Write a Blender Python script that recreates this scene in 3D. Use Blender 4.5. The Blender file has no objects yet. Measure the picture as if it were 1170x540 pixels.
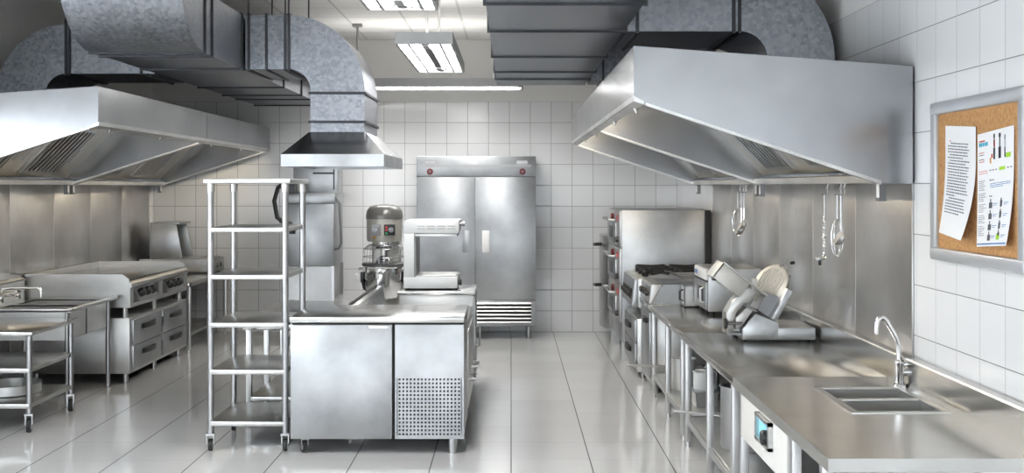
import bpy, bmesh, math, random
from mathutils import Vector, Matrix
random.seed(7)
S = bpy.context.scene
COL = S.collection
PI = math.pi

# ------------------------------------------------------------------ materials
MATS = {}
def new_mat(name):
    m = bpy.data.materials.new(name); m.use_nodes = True
    nt = m.node_tree
    for n in list(nt.nodes): nt.nodes.remove(n)
    out = nt.nodes.new('ShaderNodeOutputMaterial')
    b = nt.nodes.new('ShaderNodeBsdfPrincipled')
    nt.links.new(b.outputs[0], out.inputs[0])
    MATS[name] = m
    return m, nt, b
def N(nt, t, **kw):
    n = nt.nodes.new(t)
    for k, v in kw.items(): setattr(n, k, v)
    return n
def math_n(nt, op, a, b=None, c=None):
    n = N(nt, 'ShaderNodeMath', operation=op)
    for i, v in enumerate((a, b, c)):
        if v is None: continue
        if isinstance(v, (int, float)): n.inputs[i].default_value = v
        else: nt.links.new(v, n.inputs[i])
    return n.outputs[0]
def mapr(nt, v, a, b, c, d):
    n = N(nt, 'ShaderNodeMapRange'); nt.links.new(v, n.inputs[0])
    for i, x in enumerate((a, b, c, d)): n.inputs[i + 1].default_value = x
    return n.outputs[0]
def mixc(nt, f, a, b):
    n = N(nt, 'ShaderNodeMix', data_type='RGBA')
    if isinstance(f, (int, float)): n.inputs[0].default_value = f
    else: nt.links.new(f, n.inputs[0])
    for k, v in ((6, a), (7, b)):
        if isinstance(v, tuple): n.inputs[k].default_value = (*v, 1)
        else: nt.links.new(v, n.inputs[k])
    return n.outputs[2]
def noise(nt, co, scale, detail=3, rough=.5, stretch=None):
    if stretch:
        mp = N(nt, 'ShaderNodeMapping'); nt.links.new(co, mp.inputs[0]); mp.inputs[3].default_value = stretch
        co = mp.outputs[0]
    n = N(nt, 'ShaderNodeTexNoise'); nt.links.new(co, n.inputs['Vector'])
    n.inputs['Scale'].default_value = scale; n.inputs['Detail'].default_value = detail
    n.inputs['Roughness'].default_value = rough
    return n.outputs[0]

def metal(name, col, rough, rvar=.08, cloud=.10, brush=0, stretch=(60, 60, 1.5), cscale=2.2, aniso=0.0):
    m, nt, b = new_mat(name)
    co = N(nt, 'ShaderNodeTexCoord').outputs['Object']
    n1 = noise(nt, co, cscale, 4, .55)
    n2 = noise(nt, co, 4, 2, .5, stretch)
    nt.links.new(mapr(nt, n1, .3, .7, rough - rvar, rough + rvar), b.inputs['Roughness'])
    dark = tuple(c * (1 - cloud * 1.6) for c in col); lite = tuple(min(1, c * (1 + cloud)) for c in col)
    c1 = mixc(nt, mapr(nt, n1, .32, .68, 0, 1), lite, dark)
    nt.links.new(c1, b.inputs['Base Color'])
    b.inputs['Metallic'].default_value = 1
    if brush:
        bp = N(nt, 'ShaderNodeBump'); bp.inputs['Strength'].default_value = brush; bp.inputs['Distance'].default_value = .01
        nt.links.new(n2, bp.inputs['Height']); nt.links.new(bp.outputs[0], b.inputs['Normal'])
    return m
def plain(name, col, rough=.5, metallic=0, emit=0, noise_amt=.04, nscale=12, coat=0):
    m, nt, b = new_mat(name)
    co = N(nt, 'ShaderNodeTexCoord').outputs['Object']
    n1 = noise(nt, co, nscale, 3)
    lo = tuple(max(0, c * (1 - noise_amt)) for c in col); hi = tuple(min(1, c * (1 + noise_amt)) for c in col)
    nt.links.new(mixc(nt, n1, lo, hi), b.inputs['Base Color'])
    b.inputs['Roughness'].default_value = rough; b.inputs['Metallic'].default_value = metallic
    b.inputs['Coat Weight'].default_value = coat
    if emit:
        b.inputs['Emission Color'].default_value = (*col, 1); b.inputs['Emission Strength'].default_value = emit
    return m
def line_mask(nt, c, period, phase, w):
    d = math_n(nt, 'PINGPONG', math_n(nt, 'SUBTRACT', c, phase - period * 400), period / 2)
    return math_n(nt, 'LESS_THAN', d, w)
def dist_line(nt, c, period, phase):
    return math_n(nt, 'PINGPONG', math_n(nt, 'SUBTRACT', c, phase - period * 400), period / 2)
def tile_mat(name, ua, va, pu, pv, fu, fv, wu, wv, tile, grout_u, grout_v, rough, var=.03, coat=0, dirt=.04):
    """procedural tiles: grout lines across axis ua (period pu, phase fu, half width wu) and across axis va"""
    m, nt, b = new_mat(name)
    co = N(nt, 'ShaderNodeTexCoord').outputs['Object']
    sep = N(nt, 'ShaderNodeSeparateXYZ'); nt.links.new(co, sep.inputs[0])
    U, V = sep.outputs[ua], sep.outputs[va]
    mu, mv = line_mask(nt, U, pu, fu, wu), line_mask(nt, V, pv, fv, wv)
    # a tone of its own for every tile
    iu = math_n(nt, 'FLOOR', math_n(nt, 'DIVIDE', math_n(nt, 'SUBTRACT', U, fu), pu))
    iv = math_n(nt, 'FLOOR', math_n(nt, 'DIVIDE', math_n(nt, 'SUBTRACT', V, fv), pv))
    cmb = N(nt, 'ShaderNodeCombineXYZ'); nt.links.new(iu, cmb.inputs[0]); nt.links.new(iv, cmb.inputs[1])
    wn = N(nt, 'ShaderNodeTexWhiteNoise', noise_dimensions='2D'); nt.links.new(cmb.outputs[0], wn.inputs[0])
    n1 = noise(nt, co, 1.6, 4)
    f = math_n(nt, 'ADD', math_n(nt, 'MULTIPLY', wn.outputs[0], .5), math_n(nt, 'MULTIPLY', n1, .5))
    lo = tuple(c * (1 - var - dirt) for c in tile); hi = tuple(min(1, c * (1 + var)) for c in tile)
    c = mixc(nt, f, lo, hi)
    c = mixc(nt, mv, c, grout_v); c = mixc(nt, mu, c, grout_u)
    nt.links.new(c, b.inputs['Base Color'])
    g = math_n(nt, 'MAXIMUM', mu, mv)
    r = math_n(nt, 'ADD', mapr(nt, n1, .3, .7, rough * .75, rough * 1.3), math_n(nt, 'MULTIPLY', g, .5))
    nt.links.new(r, b.inputs['Roughness'])
    # pillowed tile edges
    h = math_n(nt, 'MINIMUM', math_n(nt, 'MINIMUM', dist_line(nt, U, pu, fu), dist_line(nt, V, pv, fv)), .012)
    bp = N(nt, 'ShaderNodeBump'); bp.inputs['Strength'].default_value = .25; bp.inputs['Distance'].default_value = .15
    nt.links.new(h, bp.inputs['Height']); nt.links.new(bp.outputs[0], b.inputs['Normal'])
    b.inputs['Coat Weight'].default_value = coat; b.inputs['Coat Roughness'].default_value = .05
    return m

STEEL = metal('brushed_steel', (.56, .56, .55), .36, rvar=.05)
PANEL = metal('satin_steel_panel', (.40, .41, .42), .38, rvar=.06, cloud=.12, cscale=2.6)
TOPS = metal('worktop_steel', (.56, .555, .54), .215, rvar=.03, cloud=.05, brush=0)
HOODM = metal('hood_steel', (.35, .358, .372), .235, rvar=.025, cloud=.12, brush=0, cscale=1.4)
HOODIN = metal('hood_liner_steel', (.54, .525, .49), .38, cloud=.10, cscale=2)
CLAD = metal('wall_cladding_steel', (.54, .53, .52), .36, rvar=.05, cloud=.10, brush=0, cscale=1.7)
TUBE = metal('tube_steel', (.42, .42, .425), .31, rvar=.02, cloud=.03, brush=0)
LEGM = metal('satin_leg_steel', (.58, .58, .58), .38, rvar=.03, cloud=.03)
CHROME = metal('chrome', (.80, .80, .80), .08, rvar=.02, cloud=.02, brush=0)
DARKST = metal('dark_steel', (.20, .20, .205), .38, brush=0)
FLANGE = metal('flange_steel', (.055, .057, .062), .45, brush=0)
CAST = plain('cast_white_enamel', (.52, .51, .48), .36, .3)
ALU = metal('cast_aluminium', (.42, .415, .40), .40, brush=0, cloud=.05)
BLACK = plain('black_plastic', (.012, .012, .013), .38)
RUBBER = plain('rubber', (.02, .02, .02), .7)
IRON = plain('cast_iron', (.025, .024, .023), .6, .3)
VOID = plain('gap_shade', (.012, .012, .012), .8)  # near-black fill standing in for shade in gaps, recesses and holes
WHITE = plain('white_enamel', (.80, .80, .79), .30)
APRON = plain('white_apron', (.70, .69, .66), .35)
PLASTER = plain('plaster', (.78, .77, .75), .8, nscale=3)
PAPER = plain('paper', (.88, .88, .88), .75, noise_amt=.01)
INK = plain('ink_grey', (.11, .11, .13), .8)
INKB = plain('ink_blue', (.10, .22, .50), .8)
INKT = plain('ink_teal', (.06, .45, .62), .8)
INKR = plain('ink_red', (.72, .10, .06), .8)
INKG = plain('ink_lime', (.42, .74, .05), .8)
RED = plain('red_enamel', (.55, .03, .03), .35)
DRED = plain('dark_red', (.12, .010, .014), .7)
MIXGREY = plain('mixer_grey_paint', (.17, .165, .155), .30, .2)
MIXLITE = plain('mixer_light_paint', (.52, .50, .45), .32, .25)
POT = metal('pot_grey', (.45, .45, .45), .45)
TUBELIT = plain('lit_tube', (1.0, .99, .97), .4, emit=15, noise_amt=0)
HOODLIT = plain('hood_fill_lens', (1.0, .86, .64), .4, emit=42, noise_amt=0)  # glow of the fill lamps added inside the hoods
TRAY = plain('white_reflector', (.16, .16, .16), .7)
LUMGREY = plain('luminaire_grey', (.30, .30, .30), .4, .4)
LCD = plain('lcd_blue', (.16, .42, .52), .3, emit=.25)
GREEN = plain('green_button', (.05, .35, .10), .4)
ORANGE = plain('orange_lamp', (.75, .35, .04), .4)
GLASS = None
def glass():
    m, nt, b = new_mat('clear_guard')
    b.inputs['Base Color'].default_value = (.95, .95, .95, 1); b.inputs['Roughness'].default_value = .03
    b.inputs['Transmission Weight'].default_value = 1; b.inputs['IOR'].default_value = 1.2
    return m
GLASS = glass()
def galv():
    m, nt, b = new_mat('galvanised_sheet')
    co = N(nt, 'ShaderNodeTexCoord').outputs['Object']
    v = N(nt, 'ShaderNodeTexVoronoi'); nt.links.new(co, v.inputs['Vector']); v.inputs['Scale'].default_value = 42
    n1 = noise(nt, co, 2.5, 4); n2 = noise(nt, co, 30, 4)
    sv = N(nt, 'ShaderNodeSeparateColor'); nt.links.new(v.outputs['Color'], sv.inputs[0])
    f = math_n(nt, 'ADD', math_n(nt, 'MULTIPLY', sv.outputs[0], .35), math_n(nt, 'ADD', math_n(nt, 'MULTIPLY', n1, .35), math_n(nt, 'MULTIPLY', n2, .3)))
    nt.links.new(mixc(nt, mapr(nt, f, .3, .7, 0, 1), (.18, .19, .212), (.32, .335, .365)), b.inputs['Base Color'])
    nt.links.new(mapr(nt, f, .3, .7, .34, .50), b.inputs['Roughness'])
    b.inputs['Metallic'].default_value = .92
    return m
GALV = galv()
def cork():
    m, nt, b = new_mat('cork')
    co = N(nt, 'ShaderNodeTexCoord').outputs['Object']
    n1 = noise(nt, co, 60, 6, .7); n2 = noise(nt, co, 260, 3, .6)
    c = mixc(nt, mapr(nt, n1, .35, .65, 0, 1), (.42, .21, .08), (.62, .35, .15))
    c = mixc(nt, mapr(nt, n2, .60, .72, 0, .6), c, (.18, .08, .03))
    nt.links.new(c, b.inputs['Base Color']); b.inputs['Roughness'].default_value = .9
    bp = N(nt, 'ShaderNodeBump'); bp.inputs['Strength'].default_value = .3; bp.inputs['Distance'].default_value = .003
    nt.links.new(n2, bp.inputs['Height']); nt.links.new(bp.outputs[0], b.inputs['Normal'])
    return m
CORK = cork()
FLOOR = tile_mat('floor_tile', 0, 1, .5, .5, 0, .18, .0035, .0022, (.66, .655, .645), (.03, .03, .03), (.30, .295, .285), .09, var=.035, coat=.3)
WT = (.82, .82, .82)
WALLX = tile_mat('wall_tile_across', 0, 2, .25, .25, -.02, 0, .0028, .0028, WT, (.34, .34, .335), (.34, .34, .335), .12, var=.02)
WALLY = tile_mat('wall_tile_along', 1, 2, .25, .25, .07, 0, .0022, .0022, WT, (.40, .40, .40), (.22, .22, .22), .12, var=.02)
CEIL = tile_mat('ceiling_tile', 0, 1, .6, .6, -.52, .3, .012, .012, (.90, .90, .89), (.66, .66, .65), (.66, .66, .65), .8, var=.02)

# ------------------------------------------------------------------ mesh builder
class MB:
    def __init__(s): s.bm = bmesh.new(); s.mi = 0
    def _new(s, fs):
        for f in fs: f.material_index = s.mi
    def mat(s, i): s.mi = i; return s
    def box(s, x0, y0, z0, x1, y1, z1, bev=0, M=None):
        if x0 > x1: x0, x1 = x1, x0
        if y0 > y1: y0, y1 = y1, y0
        if z0 > z1: z0, z1 = z1, z0
        vs = [s.bm.verts.new((x, y, z)) for x in (x0, x1) for y in (y0, y1) for z in (z0, z1)]
        F = [(0, 1, 3, 2), (4, 6, 7, 5), (0, 4, 5, 1), (2, 3, 7, 6), (0, 2, 6, 4), (1, 5, 7, 3)]
        fs = [s.bm.faces.new([vs[i] for i in f]) for f in F]
        s._new(fs)
        if bev:
            bev = min(bev, .45 * min(x1 - x0, y1 - y0, z1 - z0))
            es = list({e for f in fs for e in f.edges})
            r = bmesh.ops.bevel(s.bm, geom=es, offset=bev, segments=2, affect='EDGES', profile=.5)
            s._new(r['faces']); vs = list({v for f in r['faces'] for v in f.verts} | {v for v in vs if v.is_valid})
        if M is not None:
            for v in vs: v.co = M @ v.co
        return s
    def prism(s, poly, axis, a, b, bev=0, M=None):
        """poly: 2D points on the two other axes (in xyz order), extruded along axis from a to b"""
        def P(p, t):
            return {'x': (t, p[0], p[1]), 'y': (p[0], t, p[1]), 'z': (p[0], p[1], t)}[axis]
        A = [s.bm.verts.new(P(p, a)) for p in poly]; B = [s.bm.verts.new(P(p, b)) for p in poly]
        n = len(poly)
        fs = [s.bm.faces.new(A), s.bm.faces.new(B[::-1])]
        for i in range(n): fs.append(s.bm.faces.new((A[i], B[i], B[(i + 1) % n], A[(i + 1) % n])))
        s._new(fs)
        bmesh.ops.recalc_face_normals(s.bm, faces=fs)
        vs = A + B
        if bev:
            es = list({e for f in fs for e in f.edges})
            r = bmesh.ops.bevel(s.bm, geom=es, offset=bev, segments=2, affect='EDGES', profile=.5)
            s._new(r['faces']); vs = list({v for f in r['faces'] for v in f.verts} | {v for v in vs if v.is_valid})
        if M is not None:
            for v in vs: v.co = M @ v.co
        return s
    def cyl(s, p0, p1, r, seg=14, r1=None):
        return s.tube([p0, p1], r, seg, r1)
    def tube(s, pts, r, seg=10, r1=None, closed=False):
        pts = [Vector(p) for p in pts]; n = len(pts); rings = []; up = None
        for i, p in enumerate(pts):
            if closed: t = (pts[(i + 1) % n] - pts[i - 1])
            else: t = (pts[min(i + 1, n - 1)] - pts[max(i - 1, 0)])
            t.normalize()
            if up is None:
                up = Vector((0, 0, 1)) if abs(t.z) < .9 else Vector((1, 0, 0))
            a = t.cross(up); a.normalize(); b = a.cross(t); b.normalize(); up = b
            rr = r if r1 is None else r + (r1 - r) * i / (n - 1)
            rings.append([s.bm.verts.new(p + rr * (math.cos(2 * PI * k / seg) * a + math.sin(2 * PI * k / seg) * b)) for k in range(seg)])
        fs = []
        for i in range(n if closed else n - 1):
            A, B = rings[i], rings[(i + 1) % n]
            for k in range(seg): fs.append(s.bm.faces.new((A[k], A[(k + 1) % seg], B[(k + 1) % seg], B[k])))
        if not closed:
            fs.append(s.bm.faces.new(rings[0][::-1])); fs.append(s.bm.faces.new(rings[-1]))
        s._new(fs); return s
    def lathe(s, prof, c, seg=28, axis='z', M=None):
        """prof: (radius, height) pairs from one end to the other"""
        rings = []
        for r, h in prof:
            ring = []
            for k in range(seg):
                a = 2 * PI * k / seg; u, v = max(r, 1e-4) * math.cos(a), max(r, 1e-4) * math.sin(a)
                p = {'z': (u, v, h), 'x': (h, u, v), 'y': (u, h, v)}[axis]
                ring.append(s.bm.verts.new(Vector(p) + Vector(c)))
            rings.append(ring)
        fs = []
        for A, B in zip(rings, rings[1:]):
            for k in range(seg): fs.append(s.bm.faces.new((A[k], A[(k + 1) % seg], B[(k + 1) % seg], B[k])))
        if prof[0][0] > 1e-3: fs.append(s.bm.faces.new(rings[0][::-1]))
        if prof[-1][0] > 1e-3: fs.append(s.bm.faces.new(rings[-1]))
        s._new(fs)
        if M is not None:
            for R in rings:
                for v in R: v.co = M @ v.co
        return s
    def quad(s, *ps):
        s._new([s.bm.faces.new([s.bm.verts.new(p) for p in ps])]); return s
    def loft(s, A, B):
        """closed frustum between two rectangles of four points"""
        a = [s.bm.verts.new(p) for p in A]; b = [s.bm.verts.new(p) for p in B]
        fs = [s.bm.faces.new(a[::-1]), s.bm.faces.new(b)]
        for i in range(4): fs.append(s.bm.faces.new((a[i], a[(i + 1) % 4], b[(i + 1) % 4], b[i])))
        s._new(fs); return s
    def bend(s, c, u, v, w, r0, r1, half, n=16, a0=0, a1=PI / 2):
        """rectangular duct elbow round centre c in the plane of u and v, half width along w"""
        c, u, v, w = Vector(c), Vector(u), Vector(v), Vector(w); R = []
        for i in range(n + 1):
            a = a0 + (a1 - a0) * i / n; d = math.cos(a) * u + math.sin(a) * v
            R.append([s.bm.verts.new(c + r * d + q * half * w) for r, q in ((r0, -1), (r1, -1), (r1, 1), (r0, 1))])
        fs = [s.bm.faces.new(R[0]), s.bm.faces.new(R[-1][::-1])]
        for A, B in zip(R, R[1:]):
            for k in range(4): fs.append(s.bm.faces.new((A[k], B[k], B[(k + 1) % 4], A[(k + 1) % 4])))
        s._new(fs); return s
    def ring(s, c, axis, h1, h2, t, w):
        """rectangular flange frame round a duct: centre c, half sizes on the two other axes, protruding t, width w"""
        i = 'xyz'.index(axis); o = [k for k in range(3) if k != i]
        def bx(a0, a1, b0, b1):
            lo = [0] * 3; hi = [0] * 3
            lo[i], hi[i] = c[i] - w / 2, c[i] + w / 2
            lo[o[0]], hi[o[0]] = c[o[0]] + a0, c[o[0]] + a1; lo[o[1]], hi[o[1]] = c[o[1]] + b0, c[o[1]] + b1
            s.box(*lo, *hi)
        bx(-h1 - t, h1 + t, h2, h2 + t); bx(-h1 - t, h1 + t, -h2 - t, -h2)
        bx(-h1 - t, -h1, -h2, h2); bx(h1, h1 + t, -h2, h2)
        return s
    def build(s, name, mat, parent=None, loc=None, angle=38, recalc=True):
        bm = s.bm
        if recalc: bmesh.ops.recalc_face_normals(bm, faces=bm.faces)
        org = Vector((0, 0, 0))
        if parent is not None: org = world_loc(parent)
        elif loc is not None: org = Vector(loc)
        for v in bm.verts: v.co -= org
        for f in bm.faces: f.smooth = True
        lim = math.radians(angle)
        for e in bm.edges:
            e.smooth = len(e.link_faces) == 2 and e.calc_face_angle(9) < lim
        me = bpy.data.meshes.new(name); bm.to_mesh(me); bm.free()
        for m in (mat if isinstance(mat, (list, tuple)) else [mat]): me.materials.append(m)
        o = bpy.data.objects.new(name, me); COL.objects.link(o)
        if parent is not None: o.parent = parent
        else: o.location = org
        return o
def world_loc(o):
    p = Vector((0, 0, 0))
    while o is not None: p = p + o.location; o = o.parent
    return p
def tag(o, label=None, cat=None, group=None, kind=None):
    if label: o['label'] = label
    if cat: o['category'] = cat
    if group: o['group'] = group
    if kind: o['kind'] = kind
    return o
def thing(name, label, cat, loc, group=None):
    o = bpy.data.objects.new(name, None); o.empty_display_size = .1; COL.objects.link(o)
    o.location = loc
    return tag(o, label, cat, group)
def dup(root, loc, label, group=None, rotz=None):
    r = root.copy(); COL.objects.link(r); r.location = loc
    if rotz is not None: r.rotation_euler = (0, 0, rotz)
    r['label'] = label
    if group: r['group'] = group
    for ch in list(root.children):
        c = ch.copy(); COL.objects.link(c); c.parent = r
        for g in list(ch.children):
            d = g.copy(); COL.objects.link(d); d.parent = c
    return r
def struct(mb, name, mat, label=None, cat=None):
    o = mb.build(name, mat); o['kind'] = 'structure'
    if label: o['label'] = label; o['category'] = cat or 'wall'
    return o
B = lambda *a, **k: MB().box(*a, **k)

# ------------------------------------------------------------------ room shell
XL, XR, YB, YN, ZC, ZT = -4.3, 2.0, 13.5, -5.0, 3.49, 2.75
struct(B(XL - .1, YN, -.1, XR + .1, YB + .1, 0), 'floor', FLOOR, 'glossy pale grey tiled floor with dark grout lines', 'floor')
struct(B(XL - .1, YN, ZC, XR + .1, YB + .1, ZC + .1), 'ceiling', CEIL, 'white suspended tile ceiling above the lamps', 'ceiling')
def wall(name, a, mats, label):
    mb = MB()
    x0, y0, x1, y1 = a
    mb.mat(0).box(x0, y0, 0, x1, y1, ZT)
    mb.mat(1).box(x0, y0, ZT, x1, y1, ZC)
    struct(mb, name, mats, label, 'wall')
wall('wall_back', (XL - .1, YB, XR + .1, YB + .1), [WALLX, PLASTER], 'white tiled wall behind the tall refrigerator')
mb = MB(); LY0, LY1, LZ0, LZ1 = -3.0, 6.6, .95, 2.3
mb.mat(0).box(XL - .1, YN, 0, XL, YB, LZ0); mb.box(XL - .1, YN, LZ0, XL, LY0, LZ1); mb.box(XL - .1, LY1, LZ0, XL, YB, LZ1); mb.box(XL - .1, YN, LZ1, XL, YB, ZT)
mb.mat(1).box(XL - .1, YN, ZT, XL, YB, ZC)
struct(mb, 'wall_left', [WALLY, PLASTER], 'tiled left wall behind the griddle range', 'wall')
mb = MB()
for k in range(6):
    y = LY0 + (LY1 - LY0) * k / 5; mb.box(XL - .09, y - .03, LZ0 + .05, XL - .03, y + .03, LZ1 - .05)
mb.box(XL - .09, LY0, LZ0, XL - .03, LY1, LZ0 + .05); mb.box(XL - .09, LY0, LZ1 - .05, XL - .03, LY1, LZ1)
struct(mb, 'unseen_window_2', plain('window_frame_paint', (.7, .7, .7), .4), 'unseen long white framed window added in the left wall', 'window')  # unseen window, added so daylight brightens the right wall
wall('wall_right', (XR, YN, XR + .1, YB), [WALLY, PLASTER], 'white tiled right wall carrying the cork board')
mb = MB(); wz0, wz1, wx0, wx1 = .85, 2.25, -3.9, 1.6
mb.mat(0).box(XL, YN - .1, 0, XR, YN, wz0); mb.box(XL, YN - .1, wz0, wx0, YN, wz1); mb.box(wx1, YN - .1, wz0, XR, YN, wz1)
mb.mat(1).box(XL, YN - .1, wz1, XR, YN, ZC)
struct(mb, 'wall_front', [WALLX, PLASTER], 'tiled wall with the long window, behind the camera', 'wall')
mb = MB()
for k in range(5):
    x = wx0 + (wx1 - wx0) * k / 4; mb.box(x - .03, YN - .09, wz0 + .05, x + .03, YN - .03, wz1 - .05)
mb.box(wx0, YN - .09, wz0, wx1, YN - .03, wz0 + .05); mb.box(wx0, YN - .09, wz1 - .05, wx1, YN - .03, wz1)
struct(mb, 'window_1', plain('window_frame_white', (.7, .7, .7), .4), 'long white framed window behind the camera', 'window')
# steel cladding sheets under the hoods
ys = [5.60, 6.52, 7.44, 8.36, 9.28, 10.20, 11.14]
for i, (a, b) in enumerate(zip(ys, ys[1:])):
    struct(B(XR - .012, a + .002, .78, XR, b - .002, 1.76, bev=.003), 'trim_%d' % (i + 1), CLAD, 'brushed steel wall sheet behind the right worktables', 'wall sheet')
ys = [7.80, 8.73, 9.66, 10.59, 11.52, 12.45, 13.38]
for i, (a, b) in enumerate(zip(ys, ys[1:])):
    struct(B(XL, a + .002, .30, XL + .012, b - .002, 1.76, bev=.003), 'trim_%d' % (i + 7), CLAD, 'brushed steel wall sheet behind the left cooking line', 'wall sheet')

# ------------------------------------------------------------------ exhaust hoods
def hood(side, y0, y1, label, grp):
    """side +1: against the right wall, -1: against the left wall"""
    f = .606 if side > 0 else 2.86; w = 1.985 if side > 0 else 4.285; g = w - .155
    X = lambda x: side * x
    r = thing('exhaust_hood', label, 'exhaust hood', (X((f + w) / 2), (y0 + y1) / 2, 1.75), grp)
    t = .014; L = .42
    top = lambda x: 2.43 - .10 * (x - f) / (w - f)
    bot = lambda x: 2.16 - .41 * (x - f) / (g - f)
    mb = MB()
    mb.prism([(X(f), 2.155), (X(f), 2.43), (X(w), top(w)), (X(w), 1.752), (X(w - t), 1.752), (X(w - t), top(w) - t), (X(f + t), 2.43 - t), (X(f + t), 2.155)], 'y', y0 + t, y1 - t)
    mb.build('shell', HOODM, r)
    # bottom lips
    mb = MB()
    mb.prism([(X(f - .002), 2.158), (X(f + .05), 2.16 - .0187), (X(f + .05), 2.16 - .003), (X(f - .002), 2.185)], 'y', y0 - .001, y1 + .001)
    mb.build('front_lip', STEEL, r)
    for a, b in ((y0, y0 + t), (y1 - t, y1)):
        poly = [(X(f), 2.43), (X(w), top(w)), (X(w), 1.75), (X(g), 1.75), (X(f), 2.16)]
        e = MB().prism(poly, 'y', a, b).build('end_panel', HOODM, r)
        s0 = a if a == y0 else b - .04
        MB().prism([(X(f + .06), 2.16 - .06 * .41 / (g - f) - .004), (X(g), 1.746), (X(g), 1.764), (X(f + .06), 2.15)], 'y', s0 - .001, s0 + .041).build('edge_strip', STEEL, e)
    # liner: sloping roof of the chamber and plain sheet round the filters
    ft = (g - L, 1.85 + L)
    mb = MB()
    mb.prism([(X(f + t), 2.40), (X(ft[0]), ft[1]), (X(ft[0]), ft[1] + .01), (X(f + t), 2.41)], 'y', y0 + t, y1 - t)
    mb.prism([(X(ft[0]), ft[1]), (X(g + .03), 1.82), (X(g + .045), 1.835), (X(ft[0]), ft[1] + .03)], 'y', y0 + t, y1 - t)
    mb.build('liner', HOODIN, r)
    # gutter
    mb = MB()
    mb.prism([(X(g - .03), 1.752), (X(w - t), 1.752), (X(w - t), 1.80), (X(g + .02), 1.80), (X(g - .03), 1.79)], 'y', y0 + t, y1 - t)
    mb.build('grease_gutter', STEEL, r)
    # filters
    n = 2; fw = .73; mg = .45; gap = y1 - y0 - 2 * mg - 2 * fw
    q = 1 / math.sqrt(2)
    for i in range(n):
        a = y0 + mg + i * (fw + gap)
        mb = MB()
        def pt(s, h): # s: distance down the slope, h: off the surface
            return (X(ft[0] + .02 + s * q - h * q), ft[1] - .02 - s * q - h * q)
        Ls = L / q - .045
        def bar(s0, s1, h0, h1, ya, yb):
            mb.prism([pt(s0, h0), pt(s1, h0), pt(s1, h1), pt(s0, h1)], 'y', ya, yb)
        bar(0, .03, .002, .026, a, a + fw); bar(Ls - .03, Ls, .002, .026, a, a + fw)
        bar(.03, Ls - .03, .002, .026, a, a + .025); bar(.03, Ls - .03, .002, .026, a + fw - .025, a + fw)
        m = 8
        for k in range(m):
            c = a + .025 + (fw - .05) * (k + .5) / m
            bar(.03, Ls - .03, .006, .030, c - .028, c + .014)
        fo = mb.build('filter', TUBE, r)
        mb = MB(); bar(.01, Ls - .01, .001, .004, a + .01, a + fw - .01); mb.build('louvre_gap_shade', DARKST, fo)  # dark sheet standing in for the shade between the louvres
        for yy in (a + fw + .10, a - .16):
            mb = MB(); bar(.26, .42, .0005, .005, yy, yy + .035); mb.build('clip_strip', TUBE, r)
    # hidden fill lamps added behind the front sheet to warm the hood interior
    for k in (.28, .78):
        c = y0 + (y1 - y0) * k
        lb = B(X(f + t), c - .16, 2.235, X(f + t + .05), c + .16, 2.325, bev=.008).build('fill_lamp_body', WHITE, r)
        B(X(f + t + .05), c - .14, 2.245, X(f + t + .062), c + .14, 2.315, bev=.004).build('fill_lamp_lens', HOODLIT, lb)
    # catches under the front lip and wall brackets
    for k in (.12, .55):
        c = y0 + (y1 - y0) * k
        mb = MB(); mb.tube([(X(f + .03), c, 2.17), (X(f + .05), c + .01, 2.125), (X(f + .07), c + .03, 2.16)], .006, 8)
        mb.build('catch', CHROME, r)
    c = (y0 + .10) if side > 0 else (y1 - .10)
    for c in (y0 + .06, y1 - .06):
        k = B(X(g + .0), c - .02, 1.665, X(g + .035), c + .02, 1.752, bev=.004).build('bracket', WHITE, r)
        mb = B(X(g + .002), c - .021, 1.668, X(g + .036), c - .023, 1.75)
        mb.box(X(g - .001), c - .022, 1.662, X(g + .036), c + .022, 1.68)
        mb.build('bracket_clip', DARKST, k)
    return r
G = 'wall exhaust hoods'
hood(1, 5.58, 8.38, 'nearer half of the right wall steel exhaust hood, grey-blue end facing us', G)
hood(1, 8.39, 11.20, 'far half of the right wall steel exhaust hood, above the deck oven', G)
hood(-1, 7.82, 10.60, 'nearer half of the left wall exhaust hood, pale end cut by the left edge', G)
hood(-1, 10.61, 13.38, 'far half of the left wall exhaust hood, reaching to the tiled wall', G)

# ------------------------------------------------------------------ ducts
ZB, ZD = 2.67, 3.10; ZM = (ZB + ZD) / 2; HH = (ZD - ZB) / 2
def rods(r, xs, y, z0=ZD, rr=.007):
    for x in xs:
        MB().cyl((x, y, z0 - .03), (x, y, ZC), rr, 8).build('hanger_rod', FLANGE, r)
def flanges(r, c0, axis, vals, h1, h2):
    i = 'xyz'.index(axis)
    for v in vals:
        c = list(c0); c[i] = v
        fl = MB().ring(c, axis, h1, h2, .014, .020).build('flange', FLANGE, r)
# left trunk
xl, xr = -2.93, -2.14; xm = (xl + xr) / 2
r = thing('air_duct', 'wide galvanised duct bending up to the ceiling above the left hood', 'duct', (xm, 10, ZB), 'main ducts')
B(xl, 7.85, ZB, xr, 12.95, ZD).build('trunk', GALV, r)
mb = MB().bend((0, 7.85, 3.27), (0, 0, -1), (0, -1, 0), (1, 0, 0), .17, .60, (xr - xl) / 2)
for v in mb.bm.verts: v.co.x += xm
mb.box(xl, 7.25, 3.27, xr, 7.68, ZC); mb.build('bend', GALV, r)
flanges(r, (xm, 0, ZM), 'y', (7.87, 8.06, 9.0 - .04, 10.6, 11.5, 12.06, 12.93), (xr - xl) / 2, HH)
for y in (8.06, 10.6, 12.06): rods(r, (xl - .02, xr + .02), y)
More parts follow.
